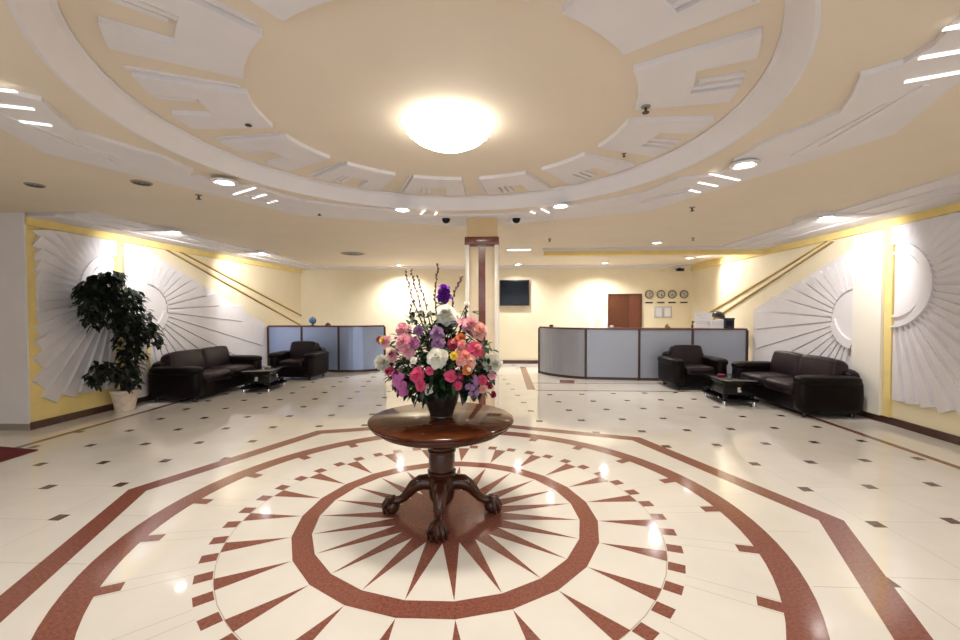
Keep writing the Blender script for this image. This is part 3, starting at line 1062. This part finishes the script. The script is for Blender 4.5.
bloom('rose', 484, 389, 5, 2.98, [P_PEACH], 3, 7, label='peach rosebud')
bloom('rose', 490, 386, 4, 3.02, [P_ROSE], 3, 7, label='dark rosebud')
bloom('rose', 494, 395, 3.5, 3.04, [P_ROSE], 3, 6, label='dark rosebud hanging low')
bloom('rose', 418, 330, 6, 3.0, [P_LILAC], 4, 7, label='lilac rose')
bloom('rose', 413, 342, 6, 2.96, [P_MAGL], 4, 7, label='magenta rose')
bloom('rose', 437, 332, 7.5, 2.96, [P_LILAC], 4, 8, label='lilac rose in the upper middle')
bloom('rose', 438, 342, 7, 2.93, [P_LILAC], 4, 8, label='lilac rose')
bloom('iris', 444, 294, 8, 3.16, [P_PURP], 3, 6, .0, 'deep purple iris on top', 1.2)
bloom('iris', 444, 288, 6.5, 3.16, [P_PURP], 3, 6, -.2, 'deep purple iris petals', 1.1)
bloom('carnation', 422, 310, 4.5, 3.16, [P_WHITE], 3, 7, label='small ivory flower')
bloom('carnation', 430, 312, 4, 3.2, [P_WHITE], 3, 7, label='small ivory flower')
bloom('carnation', 412, 317, 3.5, 3.16, [P_WHITE], 3, 7, label='small ivory flower')
bloom('rosebud', 467, 303, 2.8, 3.18, [P_WHITE], 3, 6, -.2, 'small ivory bud on a twig')
bloom('rosebud', 413, 360, 4, 2.9, [P_WHITE], 3, 6, .1, 'small white bud')
spike(399, 374, 402, 392, 7, 2.95, P_MAGL, 34, 'magenta lilac cluster hanging at lower left')
spike(470, 380, 474, 394, 6, 2.95, P_LILAC, 22, 'lilac cluster low at right')
spike(392, 368, 396, 374, 4, 2.98, P_ROSE, 10, 'dark rose cluster at left')


def twig(pts, Yd, label=None):
    P = [at(x, y, Yd) - FO for x, y in pts]
    P = [Vector((0, 0, -.02)), P[0] * .5 + Vector((0, 0, .05))] + P
    mb = MB()
    mb.tube(P, [.005] * 3 + [.0035] * (len(P) - 4) + [.0022], 6, 0)
    for i in range(3, len(P)):
        for s in (0.15, 0.5, 0.85):
            c_ = P[i - 1].lerp(P[i], s)
            d = Vector((rng.uniform(-1, 1), rng.uniform(-1, 1), .5)).normalized() * .008
            Mx = Matrix.Translation(c_ + d) @ Euler((rng.uniform(-.6, .6), rng.uniform(-.6, .6), 0)).to_matrix().to_4x4()
            mb.squash((0, 0, 0), (.0075, .0075, .015), 1, 1, 1, Mx, 8, 5)
    mb.build('twig', [M_TWIG, M_BUD], fa, 60)


for pts in ([(420, 318), (414, 303), (411, 292), (408, 282), (405, 270)], [(424, 318), (420, 304), (416, 290), (413, 279), (411, 270)],
            [(436, 310), (435, 298), (436, 285), (437, 274), (438, 264)], [(452, 310), (453, 297), (457, 287), (460, 281), (463, 276)],
            [(428, 315), (424, 297), (420, 286), (417, 276)], [(465, 318), (466, 310), (467, 304)], [(415, 322), (410, 312), (414, 300)]):
    twig(pts, 3.2 + rng.uniform(-.05, .05))


def leaf(mb, p, d, L, W, mi=0, droop=0.3):
    d = d.normalized()
    s = d.cross(Vector((rng.uniform(-.3, .3), rng.uniform(-.3, .3), 1)))
    if s.length < 1e-3:
        s = Vector((1, 0, 0))
    s.normalize()
    n = s.cross(d)
    vs = [p]
    for t, wd_ in ((.3, .85), (.6, 1.0), (.85, .55)):
        c_ = p + d * (L * t) - Vector((0, 0, droop * L * t * t)) 
        vs += [c_ - s * W * wd_ * .5 + n * W * .12, c_, c_ + s * W * wd_ * .5 + n * W * .12]
    vs.append(p + d * L - Vector((0, 0, droop * L)))
    mb.add(vs, [(0, 2, 1), (0, 3, 2), (1, 2, 5, 4), (2, 3, 6, 5), (4, 5, 8, 7), (5, 6, 9, 8), (7, 8, 10), (8, 9, 10)], mi)


m = MB()
for k in range(1500):
    while True:
        q = Vector((rng.uniform(-1, 1), rng.uniform(-1, 1), rng.uniform(-1, 1)))
        if q.length < 1:
            break
    taper = 1.0 if q.z < 0.1 else max(.22, 1 - .85 * q.z)
    p = Vector((q.x * .385 * taper, q.y * .27 * taper - .02, 0.13 + q.z * (.40 if q.z > 0 else .17)))
    p.x += 0.01
    d = Vector((q.x, q.y, q.z * .6 + .1)) + Vector((rng.uniform(-.6, .6), rng.uniform(-.6, .6), rng.uniform(-.6, .6)))
    leaf(m, p, d, rng.uniform(.05, .095), rng.uniform(.022, .042), 1 if rng.random() < .16 else 0)
for (px, py) in ((398, 388), (404, 394), (411, 398), (417, 400), (421, 402), (462, 394), (467, 400), (472, 398), (478, 396), (456, 392), (426, 397), (435, 392), (446, 392), (440, 396)):
    p = at(px, py - 6, 3.05) - FO
    for k in range(7):
        leaf(m, p + Vector((rng.uniform(-.03, .03), rng.uniform(-.03, .03), rng.uniform(-.02, .03))), Vector((rng.uniform(-.6, .6), rng.uniform(-.8, .3), rng.uniform(-1, .1))), rng.uniform(.05, .08), .03, 0)
for (px, py) in ((444, 304), (442, 305), (425, 352), (421, 348), (430, 325), (428, 318), (482, 347), (486, 345), (468, 312), (472, 312)):
    p = at(px, py, 3.0 if py > 320 else 3.15) - FO
    for k in range(4):
        leaf(m, p, Vector((rng.uniform(-1, 1), rng.uniform(-1, 0), rng.uniform(-.2, 1))), rng.uniform(.05, .08), .03, 1)
for (px, py) in ((410, 322), (418, 316), (425, 322), (430, 330), (425, 340), (412, 335), (447, 330), (455, 325), (450, 340), (470, 338), (480, 344), (488, 352), (396, 350),
                 (390, 347), (400, 362), (408, 365), (392, 366), (425, 362), (445, 345), (448, 362), (475, 370), (487, 368), (432, 345), (418, 352), (436, 320), (420, 326), (462, 330),
                 (398, 338), (410, 346), (432, 380), (442, 382), (440, 372), (405, 380), (466, 384), (480, 372)):
    for k in range(9):
        p = at(px + rng.uniform(-5, 5), py + rng.uniform(-5, 5), 3.12 + rng.uniform(-.12, .1)) - FO
        leaf(m, p, Vector((rng.uniform(-1, 1), rng.uniform(-1, .2), rng.uniform(-.5, .8))), rng.uniform(.045, .08), rng.uniform(.022, .036), 1 if rng.random() < .2 else 0)
m.build('foliage', [M_FOL, M_FOLL], fa, 60, kind='stuff')

# ------------------------------------------------------------------ potted ficus
PX, PY = -5.93, 6.30
pl = thing('potted_ficus', 'tall dark-leaved ficus tree in a pale stone pot by the left wall', 'plant', (PX, PY, 0))
m = MB()
m.lathe([(r * .80, z) for r, z in [(0.0, 0), (0.155, 0), (0.165, .012), (0.16, .03), (0.175, .10), (0.20, .22), (0.212, .28), (0.23, .29), (0.232, .325), (0.21, .335), (0.195, .30), (0.0, .30)]], seg=44)
m.build('pot', M_POT, pl)
m = MB(); m.lathe([(0.0, .318), (0.08, .315), (0.156, .305), (0.156, .30), (0.0, .30)], seg=30); m.build('soil', M_SOIL, pl)


def at_wall(px, py, X):
    d = _rot @ Vector(((px - 480) / FPX, -(py - 320) / FPX, -1))
    return Vector((0, 0, EYE)) + d * (X / d.x)


YP = 6.42
pt = lambda x, y, dy=0: at_wall(x, y, -5.83 + dy) - Vector((PX, PY, 0))
trunks = [[Vector((.0, 0, .30)), pt(127, 370), pt(128, 345), pt(122, 322), pt(112, 300), pt(104, 285)],
          [Vector((.03, .02, .30)), pt(129, 362), pt(131, 340), pt(137, 320), pt(146, 328, -.1)],
          [Vector((-.03, 0, .30)), pt(121, 378), pt(112, 368), pt(104, 372, -.1)]]
tm = MB()
for T in trunks:
    tm.tube(T, [.028, .024, .02, .016, .011, .007][:len(T)], 8)
tm.tube([pt(122, 322), pt(108, 312, -.1), pt(92, 305, -.1)], [.014, .01, .006], 7)
tm.tube([pt(122, 322), pt(128, 302, .1), pt(126, 285)], [.014, .01, .006], 7)
tm.build('trunk', M_TRUNK, pl, 60)
blobs = [(104, 284, 20, 13, .26), (93, 302, 17, 15, .26), (112, 300, 20, 18, .3), (130, 300, 14, 14, .26), (133, 318, 18, 16, .28), (146, 330, 13, 12, .22), (152, 340, 9, 9, .15),
         (120, 320, 14, 14, .25), (128, 340, 14, 14, .24), (132, 356, 13, 14, .22), (104, 366, 13, 9, .2), (97, 377, 9, 8, .16), (116, 372, 8, 12, .15), (130, 375, 12, 13, .2), (92, 318, 10, 9, .16), (87, 290, 12, 10, .16), (109, 276, 15, 8, .2)]
m = MB()
for (x, y, rx, ry, dy) in blobs:
    n = int(rx * ry * .62)
    for k in range(n):
        while True:
            q = Vector((rng.uniform(-1, 1), rng.uniform(-1, 1), rng.uniform(-1, 1)))
            if q.length < 1:
                break
        p = pt(x + q.x * rx, y + q.z * ry, q.y * dy + .04)
        p.x = max(p.x, XL + .25 - PX)
        leaf(m, p, Vector((q.x, q.y, q.z * .5)) + Vector((rng.uniform(-.7, .7), rng.uniform(-.7, .7), rng.uniform(-.9, .3))), rng.uniform(.08, .125), rng.uniform(.045, .065), 0, .45)
m.build('foliage', M_LEAF, pl, 60, kind='stuff')


# ------------------------------------------------------------------ sofas and armchairs
def seat_unit(name, label, cat, loc, rz, W, n, D=0.95):
    """local: seat faces -Y, width along X, depth 0..D along +Y"""
    t = thing(name, label, cat, loc, rz)
    aw = 0.24
    m = MB(); m.rbox((-W / 2 + .06, .06, .07), (W / 2 - .06, D - .03, .30), .03); m.build('base', M_LEATHER, t)
    for s in (-1, 1):
        m = MB()
        # swept arm: low rolled front, rising to the back
        x0 = s * (W / 2 - aw / 2)
        m.squash((x0, D * .48, .33), (aw / 2, D * .48, .255), .35, .45)
        m.squash((x0 + s * .015, D * .46, .545), (aw / 2 + .02, D * .46, .075), .55, .5)
        m.build('arm', M_LEATHER, t, 60)
    m = MB()
    m.squash((0, D - .12, .39), (W / 2 - .10, .12, .31), .3, .35)
    m.build('back_frame', M_LEATHER, t, 60)
    cw = (W - 2 * aw) / n
    for k in range(n):
        xc = -W / 2 + aw + cw * (k + .5)
        m = MB(); m.squash((xc, .38, .375), (cw / 2 + .004, .37, .095), .42, .28)
        m.build('seat_cushion', M_LEATHER2, t, 60)
        m = MB()
        Mx = Matrix.Translation((xc, D - .25, .595)) @ Matrix.Rotation(-.22, 4, 'X')
        m.squash((0, 0, 0), (cw / 2 + .035, .125, .235), .42, .30, M=Mx)
        m.build('back_cushion', M_LEATHER2, t, 60)
        m = MB()
        Mx2 = Matrix.Translation((xc, D - .235, .755)) @ Matrix.Rotation(-.22, 4, 'X')
        m.squash((0, 0, 0), (cw / 2 + .02, .10, .085), .6, .3, M=Mx2)
        m.build('head_roll', M_LEATHER2, t, 60)
    for sx in (-1, 1):
        for y in (.14, D - .14):
            m = MB(); m.lathe([(0.0, 0), (.028, 0), (.03, .06), (.022, .08), (0, .08)], c=(sx * (W / 2 - .14), y, 0), seg=16)
            m.build('foot', M_BLACKM, t)
    return t


seat_unit('leather_sofa', 'dark brown leather two-seat sofa along the left wall beside the ficus', 'sofa', (-5.13, 7.80, 0), R(90), 2.0, 2)
seat_unit('leather_sofa', 'dark brown leather two-seat sofa along the right wall', 'sofa', (4.26, 7.14, 0), R(-90), 1.88, 2)
seat_unit('leather_armchair', 'dark brown leather armchair in front of the left desk', 'armchair', (-4.73, 9.12, 0), R(-4), 1.08, 1, .9)
seat_unit('leather_armchair', 'dark brown leather armchair in front of the right desk', 'armchair', (3.86, 8.30, 0), R(3), 1.06, 1, .9)


def coffee_table(label, loc, rz):
    t = thing('coffee_table', label, 'coffee table', loc, rz)
    m = MB(); m.rbox((-.42, -.28, .36), (.42, .28, .41), .008); m.build('tabletop', M_BLACK, t)
    m = MB(); m.rbox((-.37, -.24, .17), (.37, .24, .36), .01); m.build('drawer_box', M_BLACK, t)
    m = MB(); m.rbox((-.42, -.28, .075), (.42, .28, .11), .006); m.build('lower_shelf', M_BLACK, t)
    for sx in (-1, 1):
        for sy in (-1, 1):
            m = MB(); m.rbox((sx * .33 - .03, sy * .2 - .03, .10), (sx * .33 + .03, sy * .2 + .03, .18), .004); m.build('leg', M_BLACK, t)
            m = MB(); m.lathe([(0, 0), (.026, 0), (.028, .05), (.02, .075), (0, .075)], c=(sx * .37, sy * .23, 0), seg=14); m.build('foot', M_CHROME, t, label='chrome foot')
    m = MB(); m.rbox((-.035, -.252, .235), (.035, -.24, .305), .003); m.build('handle', M_CHROME, t, label='chrome handle')
    m = MB(); m.rbox((-.382, -.03, .22), (-.37, .03, .30), .003); m.build('handle', M_CHROME, t, label='chrome handle')
    return t


coffee_table('black lacquered coffee table in front of the left sofa', (-4.74, 8.16, 0), R(97))
coffee_table('black lacquered coffee table in front of the right sofa', (3.90, 7.42, 0), R(86))


def ashtray(label, loc, m_):
    o = MB().lathe([(0, 0), (.05, 0), (.062, .03), (.055, .034), (.042, .012), (0, .010)], seg=28).build('ashtray', m_)
    o.location = loc
    tag(o, label, 'ashtray')


ashtray('small glass ashtray on the left coffee table', (-4.72, 8.24, .41), M_SILVER)
ashtray('small red ashtray on the right coffee table', (3.83, 7.55, .41), mat('red_glass', (.35, .03, .06), .15))


# ------------------------------------------------------------------ reception desks
def desk(name, label, path, cuts, z1, m_panel, depth, lab_panel):
    """path: floor polyline of the front (left to right); cuts: indices where a post stands"""
    t = thing(name, label, 'reception desk', (path[0][0], path[0][1], 0))
    o = Vector((path[0][0], path[0][1], 0))
    P = [Vector((x, y, 0)) - o for x, y in path]

    def strip(mb, pts, z0, z1_, th, mi=0):
        n = len(pts)
        nr = []
        for i in range(n):
            d = (pts[min(i + 1, n - 1)] - pts[max(i - 1, 0)]).normalized()
            nr.append(Vector((-d.y, d.x, 0)))
        for i in range(n - 1):
            q = [pts[i], pts[i + 1], pts[i + 1] + nr[i + 1] * th, pts[i] + nr[i] * th]
            mb.prism([(a.x, a.y) for a in q], z0, z1_, mi)
    for k in range(len(cuts) - 1):
        m = MB(); strip(m, P[cuts[k]:cuts[k + 1] + 1], .06, z1 - .035, .03); m.build('front_panel', m_panel, t, 50, lab_panel)
    m = MB(); strip(m, [p + Vector((0, -.0, 0)) for p in P], 0, .06, .06); m.build('plinth', M_CFRAME, t, 50)
    m = MB()
    strip(m, [p + Vector((0, -.02, 0)) for p in P], z1 - .035, z1, depth); m.build('counter_top', M_CTOP, t, 50)
    for k in cuts:
        m = MB(); p = P[k]
        m.rbox((p.x - .024, p.y - .022, 0), (p.x + .024, p.y + .035, z1 - .035), .004); m.build('post', M_CFRAME, t)
    return t


def arcpts(p0, p1, bulge, n=10):
    a, b_ = Vector(p0), Vector(p1)
    d = b_ - a
    nrm = Vector((d.y, -d.x)).normalized()
    return [tuple(a + d * (i / n) + nrm * bulge * 4 * (i / n) * (1 - i / n)) for i in range(n + 1)]


rp = arcpts((0.93, 10.55), (1.90, 9.62), .16) + [(3.05, 9.50), (4.17, 9.42), (5.30, 9.38)]
desk('reception_desk', 'long grey panelled reception desk with curved left end on the right', rp, [0, 10, 11, 12, 13], 1.165, M_PANELG, .32, None)
lp = [(-6.06, 10.62), (-5.15, 10.58), (-4.14, 10.48)] + arcpts((-4.14, 10.48), (-3.08, 10.92), .17)[1:]
desk('reception_desk', 'blue-grey panelled desk with curved right end in the left corner', lp, [0, 1, 2, 12], 1.185, M_PANEL, .32, None)

# things on the desks
t = thing('desk_globe', 'small blue globe standing on the left desk', 'globe', tuple(at(312.5, 326, 10.72).xy) + (1.185,))
m = MB(); m.lathe([(0, 0), (.06, 0), (.06, .01), (.015, .02), (.012, .05), (0, .05)], seg=20); m.build('stand', M_BLACKM, t)
m = MB(); m.squash((0, 0, .125), (.085, .085, .085), 1, 1); m.build('ball', M_BLUE, t)
m = MB(); m.tube([(.095 * math.cos(a), 0, .125 + .095 * math.sin(a)) for a in [R(-95 + 12 * k) for k in range(17)]], .007, 6); m.build('meridian', M_BLACKM, t)
t = thing('desk_bell', 'small dark bell on the left desk right of the globe', 'bell', tuple(at(328, 326, 10.66).xy) + (1.185,))
m = MB(); m.lathe([(.075, 0), (.075, .01), (.062, .04), (.03, .065), (0, .07)], seg=24); m.build('dome', M_CTOP, t)
m = MB(); m.lathe([(.008, .068), (.012, .085), (0, .09)], seg=12); m.build('button', M_CHROME, t)


def on_desk(px, Y):
    return (at(px, 329, Y).x, Y, 1.165)


t = thing('paper_stand', 'tall white printed notice board on the right desk', 'notice', on_desk(704, 9.62))
m = MB(); m.box((-.20, 0, 0), (.17, .012, .345)); m.build('sheet', M_PAPER, t)
m = MB()
for (a, b_, z) in ((-.16, -.05, .28), (-.08, .02, .22), (-.17, .1, .14), (-.17, .12, .10)):
    m.box((a, -.003, z), (b_, 0, z + .008))
m.build('print', M_SILVER, t)
m = MB(); m.box((-.15, .012, 0), (.13, .10, .01)); m.build('foot', M_PAPER, t)
t = thing('paper_stand', 'low white printed card under the desk lamp on the right desk', 'notice', on_desk(717.0, 9.50))
m = MB(); m.box((-.14, 0, 0), (.15, .012, .19)); m.build('sheet', M_PAPER, t)
m = MB()
for z in (.07, .10, .13):
    m.box((-.11, -.003, z), (.09, 0, z + .008))
m.build('print', M_SILVER, t)
m = MB(); m.box((-.11, .012, 0), (.11, .08, .01)); m.build('foot', M_PAPER, t)
t = thing('desk_lamp', 'black desk lamp with domed shade on the right desk', 'lamp', on_desk(724.0, 9.70))
m = MB(); m.lathe([(0, 0), (.05, 0), (.05, .02), (.015, .03), (0, .03)], seg=20); m.build('base', M_BLACKM, t)
m = MB(); m.tube([(0, 0, .02), (.01, 0, .2), (-.03, 0, .29), (-.08, 0, .33)], .022, 8); m.build('arm', M_BLACKM, t)
m = MB(); m.lathe([(.145, 0), (.135, .06), (.10, .115), (.04, .145), (0, .15), (0, .135), (.09, .10), (.13, .0)], seg=28,
                  M=Matrix.Translation((-.14, 0, .225)) @ Matrix.Rotation(.25, 4, 'Y')); m.build('lamp_shade', M_BLACKM, t)
t = thing('desk_phone', 'dark navy telephone box under the lamp on the right desk', 'telephone', on_desk(729.5, 9.46))
m = MB(); m.rbox((-.105, 0, 0), (.105, .07, .215), .01); m.build('body', M_NAVY, t)
m = MB(); m.box((-.07, -.004, .05), (.06, 0, .17)); m.build('screen', M_GLASSBLK, t)
m = MB(); m.rbox((-.11, -.012, .19), (.11, .03, .225), .008); m.build('handset', M_BLACKM, t)
m = MB(); m.squash((0, 0, .03), (.035, .03, .03), .6, 1); m.squash((.05, 0, .02), (.03, .03, .02), .6, 1); m.squash((.015, 0, .065), (.03, .02, .02), .8, 1)
o = m.build('ornament', mat('honey_wood', (.35, .17, .05), .4)); o.location = on_desk(666.5, 9.62); tag(o, 'small honey-coloured ornament on the right desk below the frames', 'ornament')
m = MB(); m.squash((0, 0, .03), (.045, .035, .03), .7, 1)
o = m.build('ornament', M_PAPER); o.location = on_desk(611.5, 9.68); tag(o, 'small white ornament on the right desk before the door', 'ornament')
m = MB(); m.squash((0, 0, .025), (.05, .03, .025), .6, 1)
o = m.build('ornament', M_CFRAME); o.location = (1.22, 10.42, 1.165); tag(o, 'small dark ornament on the curved end of the right desk', 'ornament')
t = thing('flower_vase', 'tiny bud vase on the right desk beside the white notice', 'vase', on_desk(692.3, 9.62))
m = MB(); m.lathe([(0, 0), (.02, 0), (.028, .04), (.012, .09), (0, .09)], seg=16); m.build('body', M_CTOP, t)
m = MB()
for k in range(7):
    leaf(m, Vector((0, 0, .09)), Vector((rng.uniform(-.6, .6), rng.uniform(-.6, .6), 1)), .08, .02, 0, 0)
m.build('sprig', M_FOLL, t)

# ------------------------------------------------------------------ back wall
tv = thing('wall_television', 'flat black television on the back wall right of the column', 'television', (0.375, YB - .05, 2.08))
m = MB(); m.rbox((-.43, -.06, -.375), (.43, 0, .375), .012); m.build('frame', M_BLACKM, tv)
m = MB(); m.box((-.40, -.064, -.335), (.40, -.06, .345)); m.build('screen', M_GLASSBLK, tv)
m = MB(); m.box((-.12, 0, -.12), (.12, .05, .12)); m.build('wall_mount', M_BLACKM, tv)
dr = thing('door_1', 'dark brown wooden door in the back wall behind the right desk', 'door', (3.555, YB, 0))
dr['kind'] = 'structure'
del dr['category']
m = MB(); m.box((-.48, -.05, 0), (-.43, 0, 2.04)); m.box((.43, -.05, 0), (.48, 0, 2.04)); m.box((-.48, -.05, 1.99), (.48, 0, 2.04)); m.build('door_frame', M_DOOR, dr)
m = MB(); m.box((-.43, -.03, 0), (.13, 0, 1.99)); m.build('door_leaf', M_DOOR, dr)
m = MB(); m.box((.13, -.045, 0), (.43, 0, 1.99)); m.build('side_leaf', M_DOORL, dr)
m = MB(); m.tube([(.10, -.03, 1.05), (.10, -.08, 1.05), (.02, -.08, 1.05)], .012, 8); m.build('door_handle', M_BRASS, dr)

wlab = ['first wall clock from the door', 'second wall clock from the door', 'third wall clock from the door', 'wall clock nearest the corner']
for k, x in enumerate((4.27, 4.60, 4.92, 5.25)):
    x -= 0.02
    t = thing('wall_clock', wlab[k] + ' on the back wall above the right desk', 'clock', (x, YB, 2.02), 0, 'wall clocks')
    Mx = Matrix.Rotation(PI / 2, 4, 'X')
    m = MB(); m.lathe([(.115, 0), (.12, .03), (.105, .04), (.10, .025), (0, .025)], seg=32, M=Mx); m.build('rim', M_CLOCKD, t)
    m = MB(); m.lathe([(0, .0255), (.10, .0255), (.10, .028), (0, .028)], seg=32, M=Mx)
    m.build('face', M_CLOCKF, t)
    m = MB()
    for q in range(12):
        Mq = Matrix.Rotation(2 * PI * q / 12, 4, 'Y')
        m.box((-.006, -.031, .072), (.006, -.0285, .092), 0, Mq)
    m.build('hour_marks', M_CLOCKD, t)
    for L_, wd_, an in ((.055, .016, 40 + 95 * k), (.08, .012, 150)):
        m = MB(); m.box((-wd_ / 2, -.036, -.012), (wd_ / 2, -.032, L_), 0, Matrix.Rotation(R(an), 4, 'Y')); m.build('hand', M_CLOCKD, t)
    pt_ = MB(); pt_.rbox((-.105, -.015, -.018), (.105, 0, .018), .004)
    o = pt_.build('name_plate', M_CLOCKD); o.location = (x, YB, 1.785)
    tag(o, 'dark narrow plate under the ' + wlab[k], 'plate', 'plates under the wall clocks')
for k, (x, mt, l) in enumerate(((4.52, M_GREYPAPER, 'silver framed bluish certificate left of the pair under the clocks'), (4.77, M_PAPER, 'silver framed white certificate right of the pair under the clocks'))):
    t = thing('framed_certificate', l, 'picture frame', (x, YB, 1.51))
    m = MB(); m.rbox((-.122, -.02, -.165), (.122, 0, .165), .005); m.build('frame', M_SILVER, t)
    m = MB(); m.box((-.085, -.022, -.125), (.085, -.02, .125)); m.build('sheet', mt, t)
for x, z0, z1, l in ((2.60, .9, 1.50, 'narrow white board on the back wall, farther from the door'), (3.00, .9, 1.44, 'narrow white board on the back wall just left of the door')):
    m = MB(); m.rbox((x - .075, YB - .02, z0), (x + .075, YB, z1), .004)
    tag(m.build('white_board', M_PAPER), l, 'board')
m = MB(); m.rbox((4.58, YB - .03, 2.66), (4.72, YB, 2.72), .006)
tag(m.build('alarm_box', M_CREAM), 'small pale box high on the back wall near the corner', 'box')

# ------------------------------------------------------------------ left edge: brown panel, red wedge
t = thing('wall_panel', 'brown framed panel at the left edge on the white wall end', 'panel', (-6.90, YE + .02, 1.97))
m = MB(); m.rbox((-.30, -.03, -.52), (.30, 0, .52), .006); m.build('frame', M_BAR, t)
m = MB(); m.box((-.26, -.034, -.48), (.26, -.03, .48)); m.build('board', M_VENT, t)


def on_floor(px, py):
    d = _rot @ Vector(((px - 480) / FPX, -(py - 320) / FPX, -1))
    q = Vector((0, 0, EYE)) + d * (-EYE / d.z)
    return Vector((q.x, q.y))


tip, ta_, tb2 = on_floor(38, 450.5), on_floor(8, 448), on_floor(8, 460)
m = MB(); m.prism([tuple(tip), tuple(tip + (ta_ - tip) * 2.2), tuple(tip + (ta_ - tip) * 1.2 + (tb2 - tip) * 1.6), tuple(tip + (tb2 - tip) * 1.6)], 0.001, 0.012)  # flat dark red wedge lying on the floor
tag(m.build('red_wedge', M_RED), 'flat dark red wedge on the floor at the left edge', 'mat')
